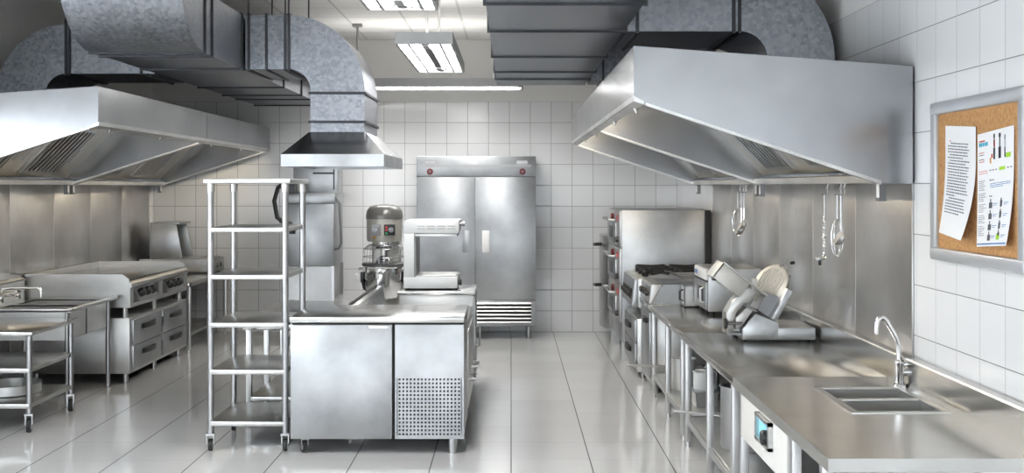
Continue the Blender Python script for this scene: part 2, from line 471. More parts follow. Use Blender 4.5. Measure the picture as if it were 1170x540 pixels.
# right trunk
xl, xr = -.13, .68; xm = (xl + xr) / 2
r = thing('air_duct', 'wide galvanised duct with cross seams, nearest the right hood', 'duct', (xm, 7, ZB), 'main ducts')
B(xl, 2.6, ZB, xr, 10.42, ZD).build('trunk', GALV, r)
flanges(r, (xm, 0, ZM), 'y', (3.7, 4.7, 5.75, 6.76, 8.1, 9.17, 9.78), (xr - xl) / 2, HH)
for y in (4.7, 6.76, 8.1, 9.78): rods(r, (xl - .02, xr + .02), y)
def branch(label, sx, xt, xc, y0, y1, zend, fx, fz, ri=.17, ro=.60):
    """leaves the trunk at xt going sx, turns down round the centre (xc, zc)"""
    zc = ZB - ri; ym = (y0 + y1) / 2; hw = (y1 - y0) / 2
    r = thing('branch_duct', label, 'duct', ((xt + xc) / 2, ym, zend), 'branch ducts')
    B(xt, y0, ZB, xc, y1, ZD).build('run', GALV, r)
    mb = MB().bend((xc, ym, zc), (0, 0, 1), (sx, 0, 0), (0, 1, 0), ri, ro, hw); mb.build('elbow', GALV, r)
    B(xc + sx * ri, y0, zend, xc + sx * ro, y1, zc).build('drop', GALV, r)
    flanges(r, (0, ym, ZM), 'x', fx, hw, HH)
    flanges(r, (xc + sx * (ri + ro) / 2, ym, 0), 'z', fz, (ro - ri) / 2, hw)
    for x in fx[:1] + fx[-1:]: rods(r, (x,), y0 - .012); rods(r, (x,), y1 + .012)
    return r
branch('galvanised elbow duct dropping into the hanging canopy hood', 1, -2.118, -1.77, 9.0, 9.86, 2.17, (-2.09, -1.95, -1.80, -1.77), (2.48, 2.25))
branch('galvanised elbow duct dropping onto the left wall hood', -1, -2.952, -3.685, 9.35, 10.2, 2.375, (-3.06, -3.655, -3.685), (2.48,), ro=.575)
branch('large galvanised elbow duct dropping behind the right hood, nearest us', 1, .702, 1.375, 6.80, 7.66, 2.395, (.76, 1.34, 1.375), (2.48,), ro=.575)
branch('shaded galvanised elbow duct dropping onto the far right hood', 1, .702, 1.375, 9.82, 10.4, 2.395, (.80, 1.36), (2.48,), ro=.575)
# hanging canopy hood
r = thing('canopy_hood', 'small steel canopy hood hanging over the middle worktables', 'exhaust hood', (-1.38, 9.43, 1.89))
x0, x1, y0, y1 = -1.775, -.98, 8.70, 10.17
A = [(x0, y0, 1.985), (x1, y0, 1.985), (x1, y1, 1.985), (x0, y1, 1.985)]
T = [(-1.61, 8.99, 2.168), (-1.16, 8.99, 2.168), (-1.16, 9.87, 2.168), (-1.61, 9.87, 2.168)]
MB().loft(A, T).build('canopy', HOODM, r)
mb = MB()
mb.box(x0, y0, 1.89, x1, y0 + .012, 1.985); mb.box(x0, y1 - .012, 1.89, x1, y1, 1.985)
mb.box(x0, y0 + .012, 1.89, x0 + .012, y1 - .012, 1.985); mb.box(x1 - .012, y0 + .012, 1.89, x1, y1 - .012, 1.985)
mb.build('skirt', PANEL, r)

# ------------------------------------------------------------------ luminaires
UP = 11
def luminaire(x, y, along, label, down=0):
    r = thing('ceiling_light', label, 'ceiling light', (0, 0, 0), 'hanging tube lights')
    h, L, zb = .215, 1.05, 2.795
    mb = MB()
    mb.box(-h, -L + .02, zb, -h + .02, L - .02, zb + .0745); mb.box(h - .02, -L + .02, zb, h, L - .02, zb + .0745)
    mb.box(-h, -L, zb, h, -L + .02, zb + .0745); mb.box(-h, L - .02, zb, h, L, zb + .0745)
    mb.box(-h, -L, zb + .075, h, L, zb + .09)
    mb.build('housing', LUMGREY, r)
    mb = MB()
    mb.box(-h + .02, -L + .02, zb + .058, h - .02, L - .02, zb + .072)
    mb.box(-.028, -L + .02, zb + .012, .028, L - .02, zb + .06)
    mb.build('reflector', TRAY, r)
    for xx in (-.155, -.083, .083, .155):
        for a, b in ((-L + .05, -.03), (.03, L - .05)):
            tb = MB().cyl((xx, a, zb + .034), (xx, b, zb + .034), .024, 10).build('tube_lamp', TUBELIT, r)
    for xx in (-.119, .119): B(xx - .011, -L + .03, zb + .002, xx + .011, L - .03, zb + .056).build('reflector_fin', LUMGREY, r)
    for a in (-L + .035, 0, L - .035):
        for xx in (-.11, .11): B(xx - .06, a - .012, zb + .015, xx + .06, a + .012, zb + .055, bev=.002).build('lamp_holder', LUMGREY, r)
    for a in (-L + .14, L - .34): B(-.026, a, zb + .004, .026, a + .20, zb + .0118).build('ballast_cover', LUMGREY, r)
    for yy in (-.74, .74):
        rd = MB().cyl((0, yy, zb + .085), (0, yy, ZC - .02), .012, 10).build('hanger_rod', LUMGREY, r)
        B(-.05, yy - .05, ZC - .03, .05, yy + .05, ZC).build('ceiling_plate', LUMGREY, rd)
    ld = bpy.data.lights.new('ceiling_fill', 'AREA'); ld.shape = 'RECTANGLE'; ld.size = .36; ld.size_y = 1.9; ld.energy = UP if along else UP * .3; ld.color = (1, .97, .92)  # area light added on top of the housing to brighten the ceiling
    lo = bpy.data.objects.new('ceiling_fill', ld); COL.objects.link(lo); lo.parent = r; lo.location = (0, 0, zb + .10); lo.rotation_euler = (PI, 0, 0)
    if down:
        ld = bpy.data.lights.new('downlight', 'AREA'); ld.shape = 'RECTANGLE'; ld.size = .38; ld.size_y = 2.0; ld.energy = down; ld.color = (1, .985, .96)
        lo = bpy.data.objects.new('downlight', ld); COL.objects.link(lo); lo.parent = r; lo.location = (0, 0, zb - .004)
    r.location = (x, y, 0)
    if not along: r.rotation_euler = (0, 0, PI / 2)
    return r
luminaire(-.65, 9.46, True, 'hanging tube light in the middle, tubes seen from below')
luminaire(-.65, 5.75, True, 'hanging tube light cut by the top edge, nearest of the row')
luminaire(-.92, 12.2, False, 'hanging tube light set crosswise in front of the tiled wall')

# ------------------------------------------------------------------ right worktables
def worktable(name, label, cat, x0, x1, y0, y1, z, legs, splash=None, hole=None, shelf=.19, grp=None, skirt=.05, lx=None, name_top='tabletop', rail_z=None):
    """legs: list of y; splash: x of the upstand side (+1 at x1, -1 at x0)"""
    r = thing(name, label, cat, ((x0 + x1) / 2, (y0 + y1) / 2, 0), grp)
    mb = MB()
    if hole:
        hx0, hy0, hx1, hy1 = hole
        for a in ((x0, y0, x1, hy0), (x0, hy1, x1, y1), (x0, hy0, hx0, hy1), (hx1, hy0, x1, hy1)):
            mb.box(a[0], a[1], z - .012, a[2], a[3], z)
        mb.box(x0, y0, z - skirt, x0 + .015, y1, z - .012); mb.box(x1 - .015, y0, z - skirt, x1, y1, z - .012)
        mb.box(x0 + .015, y0, z - skirt, x1 - .015, y0 + .015, z - .012); mb.box(x0 + .015, y1 - .015, z - skirt, x1 - .015, y1, z - .012)
    else: mb.box(x0, y0, z - skirt, x1, y1, z, bev=.010)
    mb.build(name_top, TOPS, r)
    if splash:
        xs = x1 if splash > 0 else x0
        mb = MB()
        poly = [(xs, z - .02), (xs, z + .15), (xs - splash * .045, z + .15), (xs - splash * .05, z + .142), (xs - splash * .025, z + .13), (xs - splash * .025, z - .002)]
        mb.prism(poly, 'y', y0, y1); mb.build('upstand', TOPS, r)
    ins = .03
    for y in legs:
        for x in (x0 + ins, x1 - ins - (.03 if splash and splash > 0 else 0)):
            q = .021
            mb = B(x - q, y - q, .03, x + q, y + q, z - skirt, bev=.006)
            mb.cyl((x, y, 0), (x, y, .04), .016, 12); mb.build('leg', LEGM, r)
    if shelf:
        B(x0 + ins + .01, min(legs) - .02, shelf - .03, x1 - ins - .01, max(legs) + .02, shelf, bev=.006).build('undershelf', STEEL, r)
        B(x0 + ins - .012, min(legs), shelf - .045, x0 + ins + .012, max(legs), shelf - .005, bev=.005).build('rail', LEGM, r)
    return r
HZ = .745
g = 'worktables along the right wall'
worktable('worktable', 'steel worktable with pans below, between the fryer and the slicer', 'worktable', 1.155, 1.985, 7.655, 9.44, HZ, (7.75, 8.51, 9.33), 1, grp=g)
worktable('worktable', 'steel worktable carrying the meat slicer, big grey pot below', 'worktable', 1.155, 1.985, 5.885, 7.65, HZ, (5.97, 6.73, 7.56), 1, grp=g)
r = worktable('sink_table', 'nearest right steel table with the double sink and tap', 'sink table', 1.155, 1.985, 4.11, 5.88, HZ, (4.25, 4.70, 5.74), 1, hole=(1.51, 4.95, 1.90, 5.53), shelf=None, grp=g)
# sink bowls in the table
mb = MB()
a = (1.485, 4.925, 1.925, 5.555); zr = HZ + .006
for bx in ((a[0], a[1], a[2], a[1] + .035), (a[0], a[3] - .035, a[2], a[3]), (a[0], a[1] + .035, a[0] + .035, a[3] - .035), (a[2] - .035, a[1] + .035, a[2], a[3] - .035), (a[0] + .035, 5.225, a[2] - .035, 5.262)):
    mb.box(bx[0], bx[1], HZ - .006, bx[2], bx[3], zr, bev=.004)
mb.build('sink_rim', STEEL, r)
for y0, y1 in ((4.955, 5.23), (5.257, 5.525)):
    mb = MB(); x0, x1, zb = 1.515, 1.895, HZ - .17
    mb.box(x0 - .006, y0 - .006, zb - .006, x1 + .006, y1 + .006, zb)
    mb.box(x0 - .006, y0 - .006, zb, x0, y1 + .006, HZ); mb.box(x1, y0 - .006, zb, x1 + .006, y1 + .006, HZ)
    mb.box(x0, y0 - .006, zb, x1, y0, HZ); mb.box(x0, y1, zb, x1, y1 + .006, HZ)
    bo = mb.build('sink_bowl', STEEL, r)
    MB().lathe([(.001, .004), (.02, .004), (.03, .001), (.034, 0)], ((x0 + x1) / 2, (y0 + y1) / 2, zb + .001), 20).build('drain', CHROME, bo)
# apron with the control on it
ap = B(1.160, 4.75, .475, 1.185, 5.70, HZ - .05, bev=.004).build('apron', APRON, r); ap['label'] = 'white front panel'
mb = MB(); cx = 1.158
mb.box(cx - .02, 5.0, .56, cx + .01, 5.025, .685); mb.box(cx - .02, 5.255, .56, cx + .01, 5.28, .685)
mb.box(cx - .02, 5.0, .56, cx + .01, 5.28, .575); mb.box(cx - .02, 5.0, .67, cx + .01, 5.28, .685)
cb = mb.build('control_panel', STEEL, ap)
tagp = B(cx - .006, 5.02, .57, cx + .003, 5.26, .675).build('display', LCD, ap); tagp['label'] = 'blue display'
MB().lathe([(.034, 0), (.034, .02), (.028, .028), (.001, .028)], (0, 0, 0), 20, 'x', Matrix.Translation((cx - .006, 5.085, .605)) @ Matrix.Rotation(PI, 4, 'Z')).build('knob', BLACK, ap)

# tap on the sink table
def arc(c, r, a0, a1, n, pl='xz'):
    o = []
    for i in range(n + 1):
        a = a0 + (a1 - a0) * i / n; u, v = r * math.cos(a), r * math.sin(a)
        o.append((c[0] + u, c[1], c[2] + v) if pl == 'xz' else (c[0], c[1] + u, c[2] + v) if pl == 'yz' else (c[0] + u, c[1] + v, c[2]))
    return o
r = thing('tap', 'chrome swan-neck tap standing behind the double sink', 'tap', (1.925, 5.60, HZ))
MB().lathe([(.034, 0), (.034, .012), (.024, .02), (.023, .09), (.026, .095), (.026, .125), (.014, .135)], (1.925, 5.60, HZ), 20).build('body', CHROME, r)
pts = [(1.925, 5.6, HZ + .12), (1.922, 5.6, HZ + .20), (1.912, 5.6, HZ + .235)] + [(1.86, 5.6, HZ + .325)] + arc((1.838, 5.6, HZ + .318), .022, .6, PI, 6) + [(1.812, 5.6, HZ + .26)]
MB().tube(pts, .0125, 12).build('spout', CHROME, r)
MB().tube([(1.94, 5.60, HZ + .105), (1.975, 5.59, HZ + .115), (1.99, 5.585, HZ + .13)], .011, 10).build('lever', CHROME, r)
MB().cyl((1.94, 5.6, HZ + .07), (1.968, 5.6, HZ + .07), .02, 14).build('valve', CHROME, r)

# ------------------------------------------------------------------ meat slicer
def slicer(ox, oy, oz):
    r = thing('meat_slicer', 'white and steel meat slicer standing on the middle right worktable', 'meat slicer', (ox + .24, oy + .2, oz))
    s = .00558 / 4.907
    P = lambda x, y: (ox + (x - 187) * s, oz + .012 + (495 - y) * s)
    mb = MB()
    mb.prism([P(187, 495), P(187, 432), P(262, 345), P(390, 398), P(390, 425), P(390, 495)], 'y', oy, oy + .36, bev=.008)
    mb.prism([P(385, 495), P(385, 425), P(597, 425), P(597, 495)], 'y', oy, oy + .42, bev=.008)
    mb.build('base', PANEL, r)
    for x in (200, 585):
        for y in (oy + .03, oy + .33): MB().cyl((P(x, 0)[0], y, oz), (P(x, 0)[0], y, oz + .018), .016, 10).build('foot', RUBBER, r)
    # curved arm on the operator's side
    mb = MB()
    arm = [P(105, 470), P(105, 350), P(140, 290), P(225, 195), P(300, 215), P(262, 262), P(235, 300), P(205, 300), P(165, 345), P(150, 400), P(150, 470)]
    mb.prism(arm, 'y', oy + .06, oy + .20, bev=.007); mb.build('carriage_arm', ALU, r)
    mb = MB(); mb.prism([P(155, 440), P(155, 375), P(215, 315), P(250, 335), P(190, 420)], 'y', oy + .03, oy + .22, bev=.004); mb.build('motor_housing', ALU, r)
    # blade disc, tilted and facing up to the left, with its ring guard
    c = Vector((P(384, 203)[0], oy + .20, P(384, 203)[1]))
    nz = Vector((-.74, -.50, .45)).normalized(); nx = Vector((.52, 0, .85)); nx = (nx - nz * nx.dot(nz)).normalized(); ny = nz.cross(nx)
    M = Matrix.Translation(c) @ Matrix((nx, ny, nz)).transposed().to_4x4()
    mb = MB().lathe([(.001, -.02), (.135, -.02), (.145, -.012), (.145, .008), (.137, .014), (.001, .016)], (0, 0, 0), 40, 'z', M)
    mb.build('blade_cover', CAST, r)
    mb = MB()
    for k in range(-5, 6):
        h = math.sqrt(.115 ** 2 - (k * .019) ** 2)
        mb.box(-h, k * .019 - .004, .014, h, k * .019 + .004, .021, M=M)
    mb.build('ribs', CAST, r)
    # gauge plate: pale slab leaning behind the disc
    mb = MB(); mb.prism([P(345, 375), P(378, 388), P(466, 225), P(440, 205)], 'y', oy - .01, oy + .30, bev=.005); mb.build('gauge_plate', PANEL, r)
    mb = MB(); mb.prism([P(285, 330), P(345, 372), P(415, 262), P(340, 235)], 'y', oy + .08, oy + .30); mb.build('blade_mount', DARKST, r)
    # product tray: a sloping trough
    d = Vector((P(330, 250)[0] - P(85, 60)[0], 0, P(330, 250)[1] - P(85, 60)[1])); Ld = d.length; d.normalize()
    n = Vector((-d.z, 0, d.x)) * (-1 if -d.z > 0 else 1)
    a = Vector((P(85, 60)[0], oy + .02, P(85, 60)[1]))
    nn = Vector((d.z, 0, -d.x))  # down-left side
    if nn.z > 0: nn = -nn
    def slab(u0, u1, v0, v1, ya, yb, mbx):
        q = [a + d * u0 + nn * v0, a + d * u1 + nn * v0, a + d * u1 + nn * v1, a + d * u0 + nn * v1]
        mbx.prism([(p.x, p.z) for p in q], 'y', ya, yb, bev=.003)
    mb = MB()
    slab(0, Ld * .93, 0, .010, oy + .02, oy + .27, mb)
    slab(0, Ld * .70, 0, .118, oy + .25, oy + .262, mb)
    slab(0, Ld * .62, .0, .118, oy + .02, oy + .032, mb)
    slab(0, .012, 0, .12, oy + .02, oy + .262, mb)
    mb.build('product_tray', CAST, r)
    slab2 = MB(); slab(0, Ld, -.006, .006, oy + .005, oy + .03, slab2); slab2.build('tray_rail', ALU, r)
    k = MB().lathe([(.001, -.016), (.014, -.014), (.016, 0), (.014, .014), (.001, .016)], (P(35, 152)[0], oy + .05, P(35, 152)[1]), 14); k.build('knob', BLACK, r)
    k = MB().cyl((P(60, 140)[0], oy + .05, P(60, 140)[1]), (P(40, 150)[0], oy + .05, P(40, 150)[1]), .006); k.build('knob_stem', CHROME, r)
    # dial
    mb = MB().lathe([(.001, -.03), (.034, -.03), (.034, -.012), (.022, -.006), (.001, -.006)], (P(85, 405)[0] + .03, oy + .02, P(85, 405)[1]), 18, 'x'); mb.build('dial', BLACK, r)
    mb = MB().cyl((P(100, 405)[0], oy + .02, P(95, 405)[1]), (P(190, 405)[0], oy + .02, P(125, 405)[1]), .010); mb.build('dial_shaft', DARKST, r)
    B(P(150, 0)[0] - .005, oy + .07, P(0, 455)[1], P(185, 0)[0], oy + .10, P(0, 435)[1]).build('switch_plate', WHITE, r)
    B(P(115, 0)[0], oy + .06, P(0, 475)[1], P(190, 0)[0], oy + .3, P(0, 462)[1]).build('slide_bar', DARKST, r)
    # sharpener with clear disc and two black knobs
    cc = (P(492, 72)[0], oy + .16, P(492, 72)[1])
    MB().lathe([(.001, 0), (.036, 0), (.036, .006), (.001, .006)], cc, 26, 'y').build('clear_disc', GLASS, r)
    MB().cyl((cc[0], oy + .15, cc[2]), (cc[0] + .012, oy + .13, cc[2] + .004), .011).build('knob', BLACK, r)
    MB().cyl((P(478, 150)[0], oy + .14, P(478, 150)[1]), (P(468, 146)[0], oy + .17, P(468, 146)[1]), .012).build('knob', BLACK, r)
    MB().tube([(P(430, 90)[0], oy + .17, P(430, 90)[1]), (P(455, 85)[0], oy + .17, P(455, 85)[1]), (P(470, 110)[0], oy + .17, P(470, 110)[1]), (P(474, 146)[0], oy + .16, P(474, 146)[1])], .008).build('sharpener', ALU, r)
    B(P(245, 0)[0], oy + .03, P(0, 215)[1], P(275, 0)[0], oy + .06, P(0, 150)[1], bev=.004).build('meat_grip', CAST, r)
    return r
slicer(1.476, 7.2, HZ)

# ------------------------------------------------------------------ small counter oven
r = thing('counter_oven', 'squat steel countertop oven with a small window door, left of the slicer', 'oven', (1.74, 8.93, HZ))
x0, x1, y0, y1, z0, z1 = 1.50, 1.92, 8.66, 9.22, HZ + .03, 1.105
B(x0 + .012, y0, z0, x1, y1, z1, bev=.006).build('body', PANEL, r)
for x in (x0 + .05, x1 - .05):
    for y in (y0 + .05, y1 - .05): MB().cyl((x, y, HZ), (x, y, z0 + .01), .018, 10).build('foot', RUBBER, r)
d = B(x0 - .006, y0 + .015, z0 + .02, x0 + .014, y1 - .015, z1 - .105, bev=.004).build('door', PANEL, r)
B(x0 - .009, y0 + .12, z0 + .07, x0, y1 - .16, z1 - .15, bev=.002).build('window', BLACK, d)
MB().tube([(x0, y0 + .09, z0 + .06), (x0 - .035, y0 + .09, z0 + .07), (x0 - .035, y0 + .09, z1 - .16), (x0, y0 + .09, z1 - .15)], .010, 8).build('handle', TUBE, d)
c = B(x0 - .004, y0 + .01, z1 - .09, x0 + .014, y1 - .01, z1 - .006, bev=.003).build('control_strip', WHITE, r)
B(x0 - .008, y0 + .42, z1 - .065, x0, y1 - .06, z1 - .035).build('display', INKB, c)
B(x0 - .002, y0 + .0, z1 - .102, x0 + .012, y1 - .0, z1 - .093).build('seal', RUBBER, r)

# ------------------------------------------------------------------ fryer with its cabinet
r = thing('fryer', 'twin-tank steel fryer with a basket, beside the burner range', 'fryer', (1.55, 9.8, 0))
x0, x1, y0, y1 = 1.17, 1.97, 9.47, 10.14
B(x0 + .01, y0 + .005, .07, x1, y1, HZ - .05, bev=.004).build('cabinet', STEEL, r)
B(1.155, y0, HZ - .05, 1.985, y1 + .02, HZ, bev=.008).build('worktop', TOPS, r)
for x in (x0 + .06, x1 - .06):
    for y in (y0 + .06, y1 - .06): MB().cyl((x, y, 0), (x, y, .08), .02, 12).build('foot', TUBE, r)
d = B(x0 - .006, y0 + .04, .12, x0 + .012, y1 - .03, HZ - .07, bev=.004).build('door', PANEL, r)
def dark_handle(par, x, y0, y1, z, sx):
    """bulky black pull on a face at x, standing out sx"""
    mb = MB(); m = (y0 + y1) / 2; h = (y1 - y0) / 2
    pr = []
    for i in range(9):
        a = PI * i / 8; pr.append((x + sx * (.008 + .032 * math.sin(a)), m - h * math.cos(a)))
    for i in range(9):
        a = PI * (8 - i) / 8; pr.append((x + sx * (.001 + .006 * math.sin(a)), m - .9 * h * math.cos(a)))
    mb.prism(pr, 'z', z - .022, z + .022, bev=.004)
    return mb.build('handle', BLACK, par)
dark_handle(d, x0 - .006, y0 + .10, y0 + .30, .60, -1)
zt = .925
mb = MB()
mb.box(x0, y0 + .008, HZ, x0 + .10, y1 - .008, zt - .03); mb.box(x1 - .2, y0, HZ + .001, x1, y1, zt)
mb.box(x0 + .10, y0, HZ, x1 - .2, y0 + .03, zt - .012); mb.box(x0 + .10, y1 - .03, HZ, x1 - .2, y1, zt - .012)
mb.box(x0 + .10, (y0 + y1) / 2 - .025, HZ, x1 - .2, (y0 + y1) / 2 + .025, zt - .012); mb.box(x0 + .1, y0 + .03, HZ + .001, x1 - .2, y1 - .03, HZ + .06)
mb.build('tank_body', PANEL, r)
fp = MB().prism([(x0 - .012, HZ + .005), (x0 + .012, HZ + .005), (x0 + .10, zt - .01), (x0 + .01, zt - .01)], 'y', y0 + .004, y1 - .004, bev=.004).build('control_panel', STEEL, r)
for y in (y0 + .14, y0 + .30, y0 + .46, y0 + .56):
    MB().lathe([(.001, -.030), (.022, -.028), (.026, 0), (.026, .004)], (x0 - .004, y, HZ + .085), 14, 'x').build('knob', BLACK, fp)
for y in (y0 + .03, (y0 + y1) / 2 + .025):
    B(x0 + .10, y, HZ + .06, x1 - .2, y + .28, HZ + .12).build('oil', DARKST, r)
def basket(label, bx, by, bz, hx):
    r = thing('fry_basket', label, 'basket', (bx, by, bz), 'fry baskets')
    w, l, h = .10, .13, .11
    mb = MB()
    for z in (0, h * .5, h): mb.tube([(bx - l, by - w, bz + z), (bx + l, by - w, bz + z), (bx + l, by + w, bz + z), (bx - l, by + w, bz + z)], .004 if z == h else .0025, 6, closed=True)
    for i in range(8):
        x = bx - l + 2 * l * i / 7
        mb.tube([(x, by - w, bz + h), (x, by - w, bz), (x, by + w, bz), (x, by + w, bz + h)], .002, 6)
    for i in range(6):
        y = by - w + 2 * w * i / 5
        mb.tube([(bx - l, y, bz + h), (bx - l, y, bz), (bx + l, y, bz), (bx + l, y, bz + h)], .002, 6)
    mb.build('mesh', TUBE, r)
    hd = MB().tube([(bx - l, by, bz + h), (bx - l - .06, by, bz + h + .03), (bx - l - .24, by, bz + h + .06)], .008, 8).build('handle', TUBE, r)
    MB().tube([(bx - l - .12, by, bz + h + .04), (bx - l - .25, by, bz + h + .064)], .013, 10).build('grip', BLACK, hd)
    MB().tube([(bx + l, by - .05, bz + h), (bx + l + .01, by - .05, bz + h + .10), (bx + l + .01, by + .05, bz + h + .10), (bx + l, by + .05, bz + h)], .006, 8).build('hook', TUBE, r)
    return r
basket('wire fry basket hanging over the fryer tank nearest us', 1.60, y0 + .17, zt - .085, 1)
basket('wire fry basket in the fryer tank next to the burner range', 1.60, y0 + .50, zt - .085, 1)
# square steel bain pot standing between fryer and oven
r = thing('steel_bin', 'small square steel container with a handle, between fryer and countertop oven', 'container', (1.50, 9.33, HZ))
mb = MB(); x0, x1, y0, y1 = 1.42, 1.62, 9.26, 9.42
mb.box(x0, y0, HZ, x1, y0 + .006, HZ + .17); mb.box(x0, y1 - .006, HZ, x1, y1, HZ + .17); mb.box(x0, y0, HZ, x0 + .006, y1, HZ + .17); mb.box(x1 - .006, y0, HZ, x1, y1, HZ + .17); mb.box(x0, y0, HZ, x1, y1, HZ + .01)
mb.build('body', STEEL, r)
MB().tube([(x0, y0 + .05, HZ + .05), (x0 - .03, y0 + .05, HZ + .06), (x0 - .03, y0 + .05, HZ + .13), (x0, y0 + .05, HZ + .14)], .008).build('handle', BLACK, r)
mb = B(x0 - .004, y0 - .004, HZ + .165, x1 + .004, y1 + .004, HZ + .175); mb.build('rim', TUBE, r)

# ------------------------------------------------------------------ burner range on a drawer cabinet (right)
r = thing('burner_range', 'gas burner range on a two-drawer cabinet beside the deck oven', 'range', (1.55, 10.7, 0))
x0, x1, y0, y1 = 1.13, 1.97, 10.20, 11.18
B(x0 + .01, y0, .06, x1, y1, .54, bev=.005).build('cabinet', STEEL, r)
for x in (x0 + .07, x1 - .07):
    for y in (y0 + .07, y1 - .07): MB().cyl((x, y, 0), (x, y, .07), .022, 12).build('foot', TUBE, r)
for z0, z1 in ((.10, .31), (.32, .525)):
    d = B(x0 - .010, y0 + .04, z0, x0 + .012, y1 - .05, z1, bev=.004).build('drawer', PANEL, r)
    dark_handle(d, x0 - .010, y0 + .30, y0 + .68, (z0 + z1) / 2 + .02, -1)
for x in (x0 + .08, x1 - .08):
    for y in (y0 + .08, y1 - .08): B(x - .02, y - .02, .54, x + .02, y + .02, .645).build('leg', STEEL, r)
B(x0 + .02, y0, .64, x1, y1, .90, bev=.005).build('burner_body', STEEL, r)
fp = MB().prism([(x0 - .04, .66), (x0 + .03, .64), (x0 + .03, .90), (x0 - .01, .895)], 'y', y0 + .006, y1 - .006, bev=.003).build('control_panel', PANEL, r)
B(x0 - .034, y0 + .12, .70, x0 - .018, y1 - .12, .80).build('recess_shade', VOID, fp)
for k in range(6):
    y = y0 + .17 + k * .125
    MB().lathe([(.001, -.035), (.020, -.032), (.024, 0), (.024, .004)], (x0 - .03, y, .755), 14, 'x').build('knob', BLACK, fp)
mb = MB().prism([(x0 + .02, .90), (x1, .90), (x1, .96), (x0 + .30, .96), (x0 + .14, .93)], 'y', y0, y0 + .012)
mb.prism([(x0 + .02, .90), (x1, .90), (x1, .96), (x0 + .30, .96), (x0 + .14, .93)], 'y', y1 - .012, y1); mb.box(x1 - .012, y0, .90, x1, y1, .96); mb.build('side_guard', STEEL, r)
for i in range(2):
    for j in range(3):
        cx, cy = x0 + .24 + i * .33, y0 + .18 + j * .30
        mb = MB(); mb.box(cx - .15, cy - .13, .945, cx + .15, cy - .115, .965); mb.box(cx - .15, cy + .115, .945, cx + .15, cy + .13, .965)
        mb.box(cx - .15, cy - .13, .945, cx - .135, cy + .13, .965); mb.box(cx + .135, cy - .13, .945, cx + .15, cy + .13, .965)
        for k in range(4):
            a = k * PI / 2 + PI / 4; M = Matrix.Translation((cx, cy, 0)) @ Matrix.Rotation(a, 4, 'Z'); mb.box(.04, -.008, .945, .19, .008, .972, M=M)
        for sx in (-1, 1):
            for sy in (-1, 1): mb.box(cx + sx * .135 - .012, cy + sy * .115 - .012, .90, cx + sx * .135 + .012, cy + sy * .115 + .012, .946)
        gr = mb.build('burner_grate', IRON, r)
        MB().lathe([(.05, .90), (.05, .925), (.035, .935), (.001, .935)], (cx, cy, 0), 18).build('burner', IRON, gr)

# ------------------------------------------------------------------ three-deck oven
r = thing('deck_oven', 'tall three-deck steel oven with red marks, against the right wall', 'oven', (1.5, 11.9, 0))
x0, x1, y0, y1 = 1.09, 1.97, 11.24, 12.54
B(x0 + .012, y0, .18, x1, y1, 1.50, bev=.006).build('body', PANEL, r)
for x in (x0 + .06, x1 - .06):
    for y in (y0 + .06, y1 - .06): B(x - .045, y - .03, 0, x + .045, y + .03, .19).build('leg', STEEL, r)
for k in range(3):
    zt = 1.49 - k * .373
    f = B(x0 - .006, y0 + .01, zt - .365, x0 + .014, y1 - .01, zt, bev=.003).build('deck_front', STEEL, r)
    d = B(x0 - .022, y0 + .34, zt - .34, x0 - .004, y1 - .04, zt - .13, bev=.003).build('door', PANEL, r)
    B(x0 - .026, y0 + .62, zt - .29, x0 - .02, y1 - .30, zt - .17).build('window', BLACK, d)
    mb = MB().tube([(x0 - .02, y0 + .42, zt - .10), (x0 - .075, y0 + .42, zt - .095), (x0 - .075, y1 - .12, zt - .095), (x0 - .02, y1 - .12, zt - .10)], .012, 10); mb.build('handle', TUBE, d)
    MB().lathe([(.001, -.03), (.032, -.028), (.036, 0)], (x0 - .006, y0 + .68, zt - .07), 16, 'x').build('knob', DRED, f)
    B(x0 - .01, y0 + .14, zt - .10, x0 - .004, y0 + .34, zt - .045).build('red_mark', RED, f)
    B(x0 - .01, y0 + .06, zt - .26, x0 - .004, y0 + .12, zt - .03).build('control_strip', LUMGREY, f)
    B(x0 - .010, y0 + .56, zt - .29, x0 - .004, y0 + .62, zt - .17).build('vent', BLACK, f)
    MB().lathe([(.001, -.03), (.026, -.028), (.03, 0)], (x0 - .006, y0 + .20, zt - .29), 14, 'x').build('knob', BLACK, f)
B(1.93, y0 - .012, .2, 1.985, y0, 1.50).build('wall_gap_shade', RUBBER, r)  # dark strip painted in for the shaded gap between oven and wall

# proving cabinet beyond it
r = thing('proving_cabinet', 'round-cornered steel cabinet with black handles, behind the deck oven', 'cabinet', (1.5, 13.0, 0))
x0, x1, y0, y1 = 1.02, 1.95, 12.62, 13.42
poly = [(x0 + .12, y0), (x1, y0), (x1, y1), (x0 + .12, y1)] + [(x0 + .12 - .12 * math.sin(a), (y0 + y1) / 2 + ((y1 - y0) / 2) * math.cos(a)) for a in [PI * k / 10 for k in range(1, 10)]]
MB().prism(poly, 'z', .14, 1.18, bev=.006).build('body', STEEL, r)
for x in (x0 + .2, x1 - .1):
    for y in (y0 + .1, y1 - .1): MB().cyl((x, y, 0), (x, y, .15), .022, 12).build('foot', TUBE, r)
for z in (.62, 1.08):
    MB().tube([(x0 + .02, y0 + .26, z), (x0 - .05, y0 + .22, z), (x0 - .06, y0 + .40, z - .01)], .02, 10).build('handle', BLACK, r)

